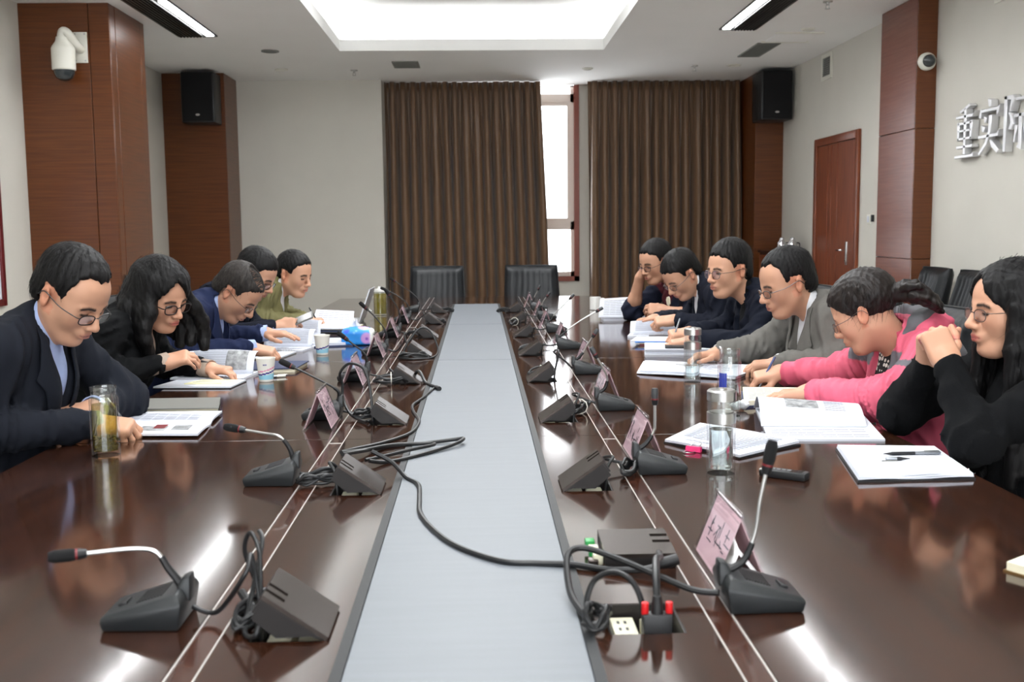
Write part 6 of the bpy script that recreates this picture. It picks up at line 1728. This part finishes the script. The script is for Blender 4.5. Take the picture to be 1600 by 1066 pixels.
        if style == 'bald':
            def crown(P, d):
                L = (P - Tt) @ Rr / hs
                e = np.sqrt(((L[:, 0] - .030) / .066) ** 2 + (L[:, 1] / .046) ** 2 + ((L[:, 2] - .13) / .055) ** 2) - 1
                return -smin(-d, e * .05, .006)
            F.fn(crown)
        locks = opt.get('locks', [])
        if locks:
            G = Field()
            for pts, r0, r1 in locks:
                pts = [np.array(p) for p in pts]
                rs = [r0 + (r1 - r0) * i / (len(pts) - 1) for i in range(len(pts))]
                F.frame((0, 0, 0), np.eye(3)); F.chain(pts, rs, k=.012)
            def wavy(P, d):
                m = np.abs(d) < .03
                if not m.any(): return d
                p = P[m]; d = d.copy()
                d[m] += .0013 * np.sin(p[:, 0] * 260 + 5 * np.sin(p[:, 2] * 18)) * np.sin(p[:, 1] * 230 + 4 * np.sin(p[:, 2] * 22 + 1)) + .0012 * np.sin(p[:, 0] * 520 + p[:, 1] * 480 + 6 * np.sin(p[:, 2] * 15))
                return d
            F.fn(wavy)
        P, Q = surface(F, opt.get('h', s.h), pad=.03)
        hr = net_object('hair', P, Q, mt, s.body, relax=1)
        # loose strands lying over the surface
        rnd = random.Random(11); n = opt.get('n', 500); ln = opt.get('len', .022)
        idx = [rnd.randrange(len(P)) for _ in range(n)]
        vs = []; fs = []
        crown = s.hp((-.05, opt.get('cy', 0), .12))
        for i in idx:
            p = P[i]; L = (p - Tt) @ Rr / hs
            if len(locks) and L[2] < -.02:
                dirv = np.array([rnd.uniform(-.25, .25), rnd.uniform(-.25, .25), -1.0]); out = np.array([rnd.uniform(-1, 1), rnd.uniform(-1, 1), 0]) * .25
            else:
                nrm = p - s.hp((-.012, 0, .04)); nrm /= np.linalg.norm(nrm)
                away = p - crown + np.array([rnd.gauss(0, .03), rnd.gauss(0, .03), rnd.gauss(0, .02)])
                dirv = away - nrm * (away @ nrm); dirv /= max(np.linalg.norm(dirv), 1e-6); out = nrm * opt.get('lift', .25)
            side = np.cross(dirv, out + 1e-3); side /= max(np.linalg.norm(side), 1e-6)
            l = ln * rnd.uniform(.5, 1.3); b0 = len(vs); wdt = .0008
            if L[0] > .03 and L[2] < .12: continue
            if opt.get('tail') and np.linalg.norm(p - s.HT) > .115: continue
            for q in range(4):
                t = q / 3
                c_ = p + dirv * l * (t - .3) + out * l * t * (1 - .55 * t) + np.array([0, 0, -.25 * l * t * t])
                ww = wdt * (1 - t * .85)
                vs += [tuple(c_ - side * ww), tuple(c_ + side * ww), tuple(c_ + np.cross(side, dirv) * ww)]
            for q in range(3):
                o = b0 + q * 3
                for a, b in ((0, 1), (1, 2), (2, 0)): fs.append((o + a, o + b, o + 3 + b, o + 3 + a))
        if style == 'bald':       # thin hair combed over the crown
            for k in range(150):
                x0 = rnd.uniform(-.045, .070); ph = rnd.uniform(-.2, .2); b0 = len(vs); nseg = 7; rr_ = rnd.uniform(1.015, 1.04)
                for q in range(nseg):
                    a = math.radians(-62 + 124 * q / (nseg - 1)) + ph * .2; cx_ = math.sqrt(max(.05, 1 - ((x0 + .012) / .100) ** 2))
                    c_ = s.hp((x0 + .012 * math.sin(q * .5 + ph * 8), .077 * rr_ * cx_ * math.sin(a), .045 + .085 * rr_ * cx_ * math.cos(a)))
                    for e_ in (np.array([.0008, 0, 0]), np.array([-.0004, .0006, 0]), np.array([-.0004, 0, .0006])): vs.append(tuple(c_ + s.HR @ e_))
                for q in range(nseg - 1):
                    o = b0 + q * 3
                    for a, b in ((0, 1), (1, 2), (2, 0)): fs.append((o + a, o + b, o + 3 + b, o + 3 + a))
        mm = MB(); mm.add(vs, fs)
        st = mm.build('loose_hair', mt, hr, smooth=True, fix=False); st['kind'] = 'stuff'
    def glasses(s, spec):
        mt, r, wd, ht, drop = spec
        A = lambda x, y, z: tuple(s.hp((x, y, z)))
        m = MB(); zc = -.002 - drop
        def loop(sg, sc=1.0, xo=0):
            out = []
            for i in range(28):
                a = 2 * PI * i / 28
                cu = math.copysign(abs(math.cos(a)) ** .75, math.cos(a)); sv = math.copysign(abs(math.sin(a)) ** .75, math.sin(a))
                y = sg * .0335 + wd * cu * sc; out.append((.107 + xo - abs(y) * .14, y, zc + ht * sv * sc))
            return out
        for sg in (1, -1):
            lp = [A(*p) for p in loop(sg)]; m.tube(lp + [lp[0], lp[1]], r, 6, caps=False)
            hx = .107 - (.0335 + wd) * .14
            m.tube([A(*p) for p in smooth_path([(hx, sg * (.0335 + wd), zc + .006), (hx - .008, sg * (.0345 + wd + .009), zc + .007), (.04, sg * .079 * s.wide, zc + .009), (-.012, sg * .086 * s.wide, zc + .014 + drop), (-.03, sg * .083 * s.wide, zc - .006 + drop)], 5)], r * .95, 6)
        m.tube([A(*p) for p in smooth_path([(.1045, .0335 - wd, zc + .005), (.110, .0, zc + .009), (.1045, -.0335 + wd, zc + .005)], 5)], r, 6)
        g = m.build('glasses', mt, s.body, smooth=True)
        for sg in (1, -1):
            lp = loop(sg, .97)
            k = MB(); k.add([A(*p) for p in lp] + [A(p[0] - .0012, p[1], p[2]) for p in lp], [tuple(range(28)), tuple(range(55, 27, -1))] + [(i, (i + 1) % 28, 28 + (i + 1) % 28, 28 + i) for i in range(28)])
            k.build('lens', 'lens_glass', g)
def locks_long(HT, HR, azs, length, seed, out=.02, wave=.012, r0=.024, r1=.012, fwd=0.0):
    rnd = random.Random(seed); L = []
    HT = np.array(HT); R = rotmat(*HR)
    for az in azs:
        c, s_ = math.cos(math.radians(az)), math.sin(math.radians(az))
        p0 = HT + R @ np.array([-.014 + .080 * c, .066 * s_, .075]); p1 = HT + R @ np.array([-.014 + .100 * c, .084 * s_, .01])
        o = (R @ np.array([c, s_, 0])); o[2] = 0; o /= max(np.linalg.norm(o), 1e-6)
        pts = [p0, p1]; p = p1; n = 4
        for k in range(n):
            p = p + np.array([fwd, 0, -length / n * rnd.uniform(.9, 1.1)]) + o * out * (1 - k * .45) + np.array([rnd.uniform(-1, 1), rnd.uniform(-1, 1), 0]) * wave
            pts.append(p)
        L.append((pts, r0, r1))
    return L
def cast():
    P = []
    # ---------------- left side of the table (facing right)
    h = ((.31, 0, 1.132), -20, 34, 0)
    P.append(Person('man in a navy suit and glasses with bowed head writing, nearest on the left', (-1.40, 2.85, 0), 0,
        dict(pelvis=(0, 0, .53), neck=(0.215, 0, 1.035), head=h[0], shoulder_l=(0.190, 0.190, 1.000), shoulder_r=(0.180, -0.190, 1.000), elbow_l=(.35, .27, .808), elbow_r=(.15, -.25, .808), wrist_l=(.335, .06, .815), wrist_r=(.385, -.07, .795)),
        h, ('jacket', 'navy_suit'), 'blue_shirt', 'short', 'hair_black', glasses=('frame_black', .0016, .026, .015, .008), hands={'r': ((1, .05, -.15), (0, -.35, 1), 'write'), 'l': ((-.9, -.4, -.05), (-.1, -.2, 1), 'relax')},
        h=.0038, bulk=.008, cuff=('blue_shirt', .040), hairopt=dict(t=.007, recede=.030, high=.012, cy=.03), vlow=.30, hs=.97, wide=1.04))
    h = ((.30, 0, 1.07), -32, 22, 4)
    P.append(Person('woman in a black coat with wavy black hair reading, second on the left', (-1.43, 3.78, 0), 0,
        dict(pelvis=(0, 0, .53), neck=(0.205, 0, 0.995), head=h[0], shoulder_l=(0.180, 0.170, 0.960), shoulder_r=(0.160, -0.170, 0.955), elbow_l=(.22, .26, .803), elbow_r=(.16, -.23, .803), wrist_l=(.42, .14, .792), wrist_r=(.33, -.10, .845)),
        h, ('coat', 'black_coat'), 'beige_knit', 'long', 'hair_black', True, ('frame_black', .0020, .025, .018, .006), collar='coat', hands={'r': ((.92, .12, .22), (-.25, -.55, .8), 'pinch'), 'l': ((1, -.2, -.1), (0, 0, 1), 'relax')},
        h=.0042, bulk=.006, cuff=('beige_knit', .048), hairopt=dict(t=.020, top=.012, part=-.012, rough=.5, n=900, len=.07, lift=.12, locks=locks_long(h[0], h[1:], [64, 80, 98, 116, 134, 152, 170, 190, 208, 226, 244, 262, 280, 296], .19, 5, .030, .014, .030, .020)), vlow=.22, lapel=False))
    h = ((.385, 0, 1.037), -10, 44, 0)
    P.append(Person('balding man in a blue suit and glasses with deeply bowed head, third on the left', (-1.41, 4.50, 0), 0,
        dict(pelvis=(0, 0, .53), neck=(0.270, 0, 0.985), head=h[0], shoulder_l=(0.230, 0.190, 0.950), shoulder_r=(0.220, -0.190, 0.950), elbow_l=(.20, .28, .806), elbow_r=(.18, -.25, .806), wrist_l=(.44, .30, .835), wrist_r=(.46, -.09, .81)),
        h, ('jacket', 'blue_suit'), 'blue_shirt', 'bald', 'hair_grey', glasses=('frame_wire', .0012, .025, .015, .006), hands={'r': ((1, 0, -.22), (.1, -.25, 1), 'pinch'), 'l': ((1, -.15, -.05), (0, 0, 1), 'flat')},
        h=.0045, bulk=.008, cuff=('blue_shirt', .042), hairopt=dict(t=.007, n=900, len=.05, lift=.05), vlow=.26, tone=.96))
    h = ((.33, 0, 1.085), -14, 32, 0)
    P.append(Person('man in a dark navy jacket and glasses holding a phone, fourth on the left', (-1.42, 5.20, 0), 0,
        dict(pelvis=(0, 0, .53), neck=(0.225, 0, 1.025), head=h[0], shoulder_l=(0.200, 0.190, 0.985), shoulder_r=(0.180, -0.190, 0.985), elbow_l=(.22, .26, .806), elbow_r=(.20, -.24, .808), wrist_l=(.42, .10, .795), wrist_r=(.45, -.14, .835)),
        h, ('jacket', 'navy_jacket'), 'white_shirt', 'short', 'hair_black', glasses=('frame_black', .0015, .025, .015, .008), hands={'r': ((1, .05, .12), (.1, -.75, .35), 'hold'), 'l': ((1, -.2, -.1), (0, 0, 1), 'relax')},
        h=.0050, bulk=.006, hairopt=dict(t=.009, fringe=.006), vlow=.2, cuff=('blue_shirt', .01)))
    h = ((.375, 0, 1.052), -26, 14, 0)
    P.append(Person('man in an olive jacket writing, farthest on the left', (-1.40, 5.90, 0), 0,
        dict(pelvis=(0, 0, .53), neck=(0.265, 0, 0.975), head=h[0], shoulder_l=(0.220, 0.200, 0.950), shoulder_r=(0.200, -0.200, 0.950), elbow_l=(.24, .26, .806), elbow_r=(.20, -.26, .806), wrist_l=(.42, .10, .795), wrist_r=(.435, -.06, .80)),
        h, ('jacket', 'olive_jacket'), 'white_shirt', 'short', 'hair_black', hands={'r': ((1, .1, -.15), (0, -.3, 1), 'write'), 'l': ((1, -.3, -.1), (0, 0, 1), 'relax')},
        h=.0050, bulk=.012, hairopt=dict(t=.007), vlow=.24, wide=1.06, tone=1.02, lapel=False, hs=.96))
    # ---------------- right side (facing left)
    h = ((.12, 0, 1.085), 0, 2, 0)
    P.append(Person('woman in a black sweater with long hair resting on clasped hands, nearest on the right', (1.43, 2.55, 0), PI,
        dict(pelvis=(0, 0, .53), neck=(0.035, 0, 0.985), head=h[0], shoulder_l=(0.040, 0.170, 0.940), shoulder_r=(0.040, -0.170, 0.940), elbow_l=(.295, .19, .803), elbow_r=(.315, -.19, .803), wrist_l=(.300, .055, .965), wrist_r=(.290, -.075, .955)),
        h, ('sweater', 'black_knit'), None, 'long', 'hair_black', True, ('frame_wire', .0010, .025, .016, .004), collar=None, hands={'l': ((.25, -.42, .80), (.15, .80, .35), 'lace'), 'r': ((.20, .42, .82), (.25, -.80, .30), 'lace')},
        h=.0036, bulk=.004, vopen=False, sleeve=.015, hairopt=dict(t=.012, top=.004, part=.0, rough=.25, n=900, len=.10, lift=.05, locks=locks_long(h[0], h[1:], [66, 80, 95, 110, 126, 142, 160, 180, 200, 218, 234, 250, 265, 280, 294], .42, 8, .006, .006, .022, .016)), hs=.93))
    def pink(s, c):
        # grey yoke over chest and shoulders, pink below and on the sleeves
        q = c - s.J['neck']; v = q @ s.up; f = q @ s.fw; l = q @ s.lat
        de = np.minimum(np.linalg.norm(c - s.J['elbow_l'], axis=1), np.linalg.norm(c - s.J['elbow_r'], axis=1))
        ds = np.minimum(np.linalg.norm(c - s.J['shoulder_l'], axis=1), np.linalg.norm(c - s.J['shoulder_r'], axis=1))
        yoke = (c[:, 2] > .868) & (de > .10) & ((v > -.16) & (np.abs(l) > .055) & (v < .0) | ((ds < .13) & (v < .0) & (np.abs(l) > .1)))
        return np.where(yoke[:, None], np.array(srgb(98, 98, 104)[:3]), np.array(srgb(206, 92, 116)[:3]))
    h = ((.25, 0, 1.035), -38, 26, -4)
    HT = np.array(h[0]); R = rotmat(*h[1:])
    tail0 = HT + R @ np.array([-.105, 0, .02])
    rt = random.Random(3); tail = []
    for k in range(11):
        a, b = rt.uniform(-1, 1), rt.uniform(-1, 1); ln = rt.uniform(.55, .82)
        sp = lambda t: np.array([a * .012, b * .034, a * .028]) * t
        tail.append(([HT + R @ np.array([-.085, 0, .03]), tail0 + sp(.5), tail0 + np.array([-.035, .035, .012]) * ln + sp(1), tail0 + np.array([-.075, .06, .008]) * ln + sp(1.3), tail0 + np.array([-.11, .075, -.014]) * ln + sp(1.2), tail0 + np.array([-.135, .08, -.042]) * ln + sp(1.1)], .013, .004))
    pk = Person('woman in a pink and grey shell jacket with a ponytail writing, second on the right', (1.42, 3.15, 0), PI,
        dict(pelvis=(0, 0, .53), neck=(0.135, 0, 0.945), head=h[0], shoulder_l=(0.110, 0.180, 0.910), shoulder_r=(0.130, -0.180, 0.910), elbow_l=(.26, .24, .806), elbow_r=(.19, -.29, .806), wrist_l=(.42, .02, .795), wrist_r=(.40, -.38, .80)),
        h, ('jacket', 'shell_tone', pink, 'pink_shell'), 'dots', 'tied', 'hair_brown', True, ('frame_wire', .0010, .025, .015, .006), collar='stand', hands={'r': ((.95, -.15, -.2), (0, .25, 1), 'write'), 'l': ((1, -.2, -.1), (0, 0, 1), 'flat')},
        h=.0040, bulk=.016, hairopt=dict(tail=True, rough=.4, t=.010, top=.004, fringe=.012, n=700, len=.06, lift=.05, locks=tail), vlow=.26, lapel=False, tone=1.02, cloth_h=.006)
    P.append(pk)
    # hood bunched behind the neck, ponytail band
    nb, up, fw, lat = pk.J['neck'], pk.up, pk.fw, pk.lat
    for (rad, r_, col, hh, nm) in ((.108, .030, 'pink_shell', .02, 'hood'), (.085, .026, 'grey_shell', .045, 'hood_lining')):
        G = Field(); pts = []
        for k in range(13):
            a = math.radians(62 + 236 * k / 12)
            pts.append(nb + (fw * math.cos(a) + lat * math.sin(a)) * rad + up * (hh + .018 * math.cos(a * 3)) - fw * .01)
        G.chain(pts, [r_ * (.55 + .6 * math.sin(PI * k / 12)) for k in range(13)], k=.02)
        G.fn(lambda P_, d: d + .004 * np.sin(P_[:, 0] * 90 + 2 * np.sin(P_[:, 1] * 60)) + .003 * np.sin(P_[:, 2] * 140 + P_[:, 1] * 90))
        V_, Q_ = surface(G, .006); net_object(nm, V_, Q_, col, pk.body)
    c0 = tail0 + np.array([-.008, .008, .003]); dv = np.array([-.035, .035, .012]); dv /= np.linalg.norm(dv)
    MB().tube([tuple(c0 - dv * .006), tuple(c0 + dv * .006)], .024, 14).build('hair_band', 'button', pk.body, smooth=True)
    h = ((.285, 0, 1.085), 6, 18, 0)
    P.append(Person('man in a grey checked suit and glasses, third on the right', (1.42, 3.85, 0), PI,
        dict(pelvis=(0, 0, .53), neck=(0.170, 0, 0.985), head=h[0], shoulder_l=(0.140, 0.200, 0.950), shoulder_r=(0.160, -0.200, 0.950), elbow_l=(.17, .27, .808), elbow_r=(.26, -.31, .815), wrist_l=(.335, .08, .80), wrist_r=(.485, -.24, .80)),
        h, ('jacket', 'grey_suit'), 'white_shirt', 'short', 'hair_black', glasses=('frame_wire', .0016, .026, .014, .006), hands={'l': ((.92, -.25, -.1), (0, .1, 1), 'relax'), 'r': ((1, .05, -.1), (0, -.2, 1), 'relax')},
        h=.0042, bulk=.018, cuff=('white_shirt', .034), hairopt=dict(t=.006, recede=.032, high=.012), vlow=.30, wide=1.04, tone=.96, hs=.96))
    h = ((.31, 0, 1.10), 24, 5, 0)
    P.append(Person('young man in a dark navy coat and glasses writing, fourth on the right', (1.42, 4.65, 0), PI,
        dict(pelvis=(0, 0, .53), neck=(0.195, 0, 0.985), head=h[0], shoulder_l=(0.170, 0.200, 0.950), shoulder_r=(0.180, -0.200, 0.950), elbow_l=(.25, .27, .806), elbow_r=(.23, -.29, .806), wrist_l=(.49, .08, .80), wrist_r=(.46, -.13, .815)),
        h, ('coat', 'dark_navy'), 'black_coat', 'short', 'hair_black', glasses=('frame_wire', .0013, .024, .019, .004), collar='coat', hands={'r': ((1, .1, -.1), (0, .3, 1), 'write'), 'l': ((1, -.1, -.15), (0, .1, 1), 'relax')},
        h=.0046, bulk=.014, hairopt=dict(t=.007, top=.022, fringe=.004, lift=.35), vlow=.22, lapel=False, tone=1.06, wide=1.05))
    h = ((.385, 0, 1.052), 22, 38, 0)
    P.append(Person('man in a navy zip jacket and glasses with bowed head pointing, fifth on the right', (1.42, 5.35, 0), PI,
        dict(pelvis=(0, 0, .53), neck=(0.265, 0, 0.990), head=h[0], shoulder_l=(0.230, 0.190, 0.950), shoulder_r=(0.230, -0.190, 0.950), elbow_l=(.22, .26, .806), elbow_r=(.26, -.28, .806), wrist_l=(.45, .14, .835), wrist_r=(.50, -.14, .815)),
        h, ('jacket', 'navy_jacket'), 'white_shirt', 'short', 'hair_black', glasses=('frame_wire', .0013, .025, .015, .006), collar='coat', hands={'l': ((1, -.05, -.1), (0, .5, 1), 'point'), 'r': ((1, .15, -.1), (0, -.2, 1), 'pinch')},
        h=.0050, bulk=.006, hairopt=dict(t=.009, fringe=.006), vlow=.16, lapel=False, tone=1.04))
    h = ((.385, 0, 1.095), 30, 18, 0)
    P.append(Person('man in a maroon sweater leaning his cheek on his hand, farthest on the right', (1.40, 6.02, 0), PI,
        dict(pelvis=(0, 0, .53), neck=(0.280, 0, 1.010), head=h[0], shoulder_l=(0.240, 0.190, 0.970), shoulder_r=(0.260, -0.190, 0.970), elbow_l=(.22, .26, .806), elbow_r=(.50, -.14, .806), wrist_l=(.36, .16, .83), wrist_r=(.475, -.03, 1.005)),
        h, ('sweater', 'sweater_tone', lambda s, c: np.where((np.minimum(np.linalg.norm(c - s.J['elbow_r'], axis=1), np.linalg.norm(c - s.J['elbow_l'], axis=1)) < .2)[:, None], np.array(srgb(24, 28, 44)[:3]), np.array(srgb(78, 28, 36)[:3])), 'maroon'), None, 'short', 'hair_black', glasses=('frame_black', .0014, .025, .015, .006), collar=None, hands={'r': ((-.25, .25, .9), (.9, -.2, .3), 'cheek'), 'l': ((1, -.1, .1), (0, .8, .5), 'hold')},
        h=.0050, bulk=.004, vopen=False, sleeve=.19, hairopt=dict(t=.007), tone=.98))
    m6 = P[-1]; k = MB(); pg = [(.0, -.028), (.016, -.016), (.018, .010), (.010, .022), (-.010, .022), (-.018, .010), (-.016, -.016)]
    f_ = [m6.proj(.075 + u, -.09 + v, .006) for u, v in pg]; b_ = [m6.proj(.075 + u, -.09 + v, .001) for u, v in pg]; n_ = len(pg)
    k.add(f_ + b_, [tuple(range(n_)), tuple(range(2 * n_ - 1, n_ - 1, -1))] + [(i, (i + 1) % n_, n_ + (i + 1) % n_, n_ + i) for i in range(n_)])
    bd = k.build('chest_badge', 'paper_cream', m6.body); bd['label'] = 'small cream shield badge'
    return P
CAST = cast()
# ================================================================== pens in hands
def pens():
    def wpt(p, v):
        c, s = math.cos(p.rz), math.sin(p.rz)
        return np.array([p.loc[0] + c * v[0] - s * v[1], p.loc[1] + s * v[0] + c * v[1], v[2]])
    def held(p, side, label, d, mt, cap, back=.03, L=.14):
        g = (wpt(p, p.tips[side][0]) + wpt(p, p.tips[side][4])) / 2
        d = np.array(d, float); d /= np.linalg.norm(d)
        tip = g - d * back
        if tip[2] < TZ + .004: tip = g - d * max(0, (g[2] - TZ - .012) / max(d[2], .05))
        pen(label, tip, d, L, mt, cap)
    n = {k: CAST[i] for i, k in enumerate(('l1', 'l2', 'l3', 'l4', 'l5', 'r1', 'r2', 'r3', 'r4', 'r5', 'r6'))}
    held(n['l1'], 'r', 'black pen in the hand of the nearest left man', (-.45, .1, .55), 'pen_black', 'pen_black')
    held(n['l2'], 'r', 'silver pen between the fingers of the woman in black', (-1, .1, .12), 'pen_grey', 'pen_black', .05)
    held(n['l5'], 'r', 'black pen in the hand of the man in olive', (-.45, .1, .75), 'pen_black', 'pen_black')
    held(n['r2'], 'r', 'slate blue pen in the hand of the woman in pink', (.40, .05, .75), 'pen_blue', 'pen_grey')
    held(n['r4'], 'r', 'grey pen in the hand of the young man in navy', (.30, .1, .85), 'pen_grey', 'pen_grey')
    held(n['r5'], 'r', 'black pen in the far hand of the man in the zip jacket', (.7, .2, .45), 'pen_black', 'pen_black')
    o = pen('clear ballpoint pen lying on the nearest right woman\'s sheets', (.935, 2.385, TZ + .0185), (1, .01, 0), .135, 'pen_grey', 'pen_black')
    o = pen('short pen refill lying on the nearest right woman\'s sheets', (.975, 2.33, TZ + .0185), (-1, .04, 0), .055, 'pen_grey', 'pen_black')
    o = pen('white marker lying in front of the navy folder', (-.80, 3.93, TZ + .005), (.95, .35, 0), .075, 'white_plastic', 'pen_grey', .005)
    o = pen('red pen beside the white mug', (.80, 6.62, TZ + .008), (1, -.05, 0), .10, 'red_plastic', 'red_plastic', .006)
    o = pen('purple blue pen beside the red one', (.81, 6.66, TZ + .010), (1, -.05, 0), .10, 'blue_plastic', 'blue_plastic', .005)
pens()
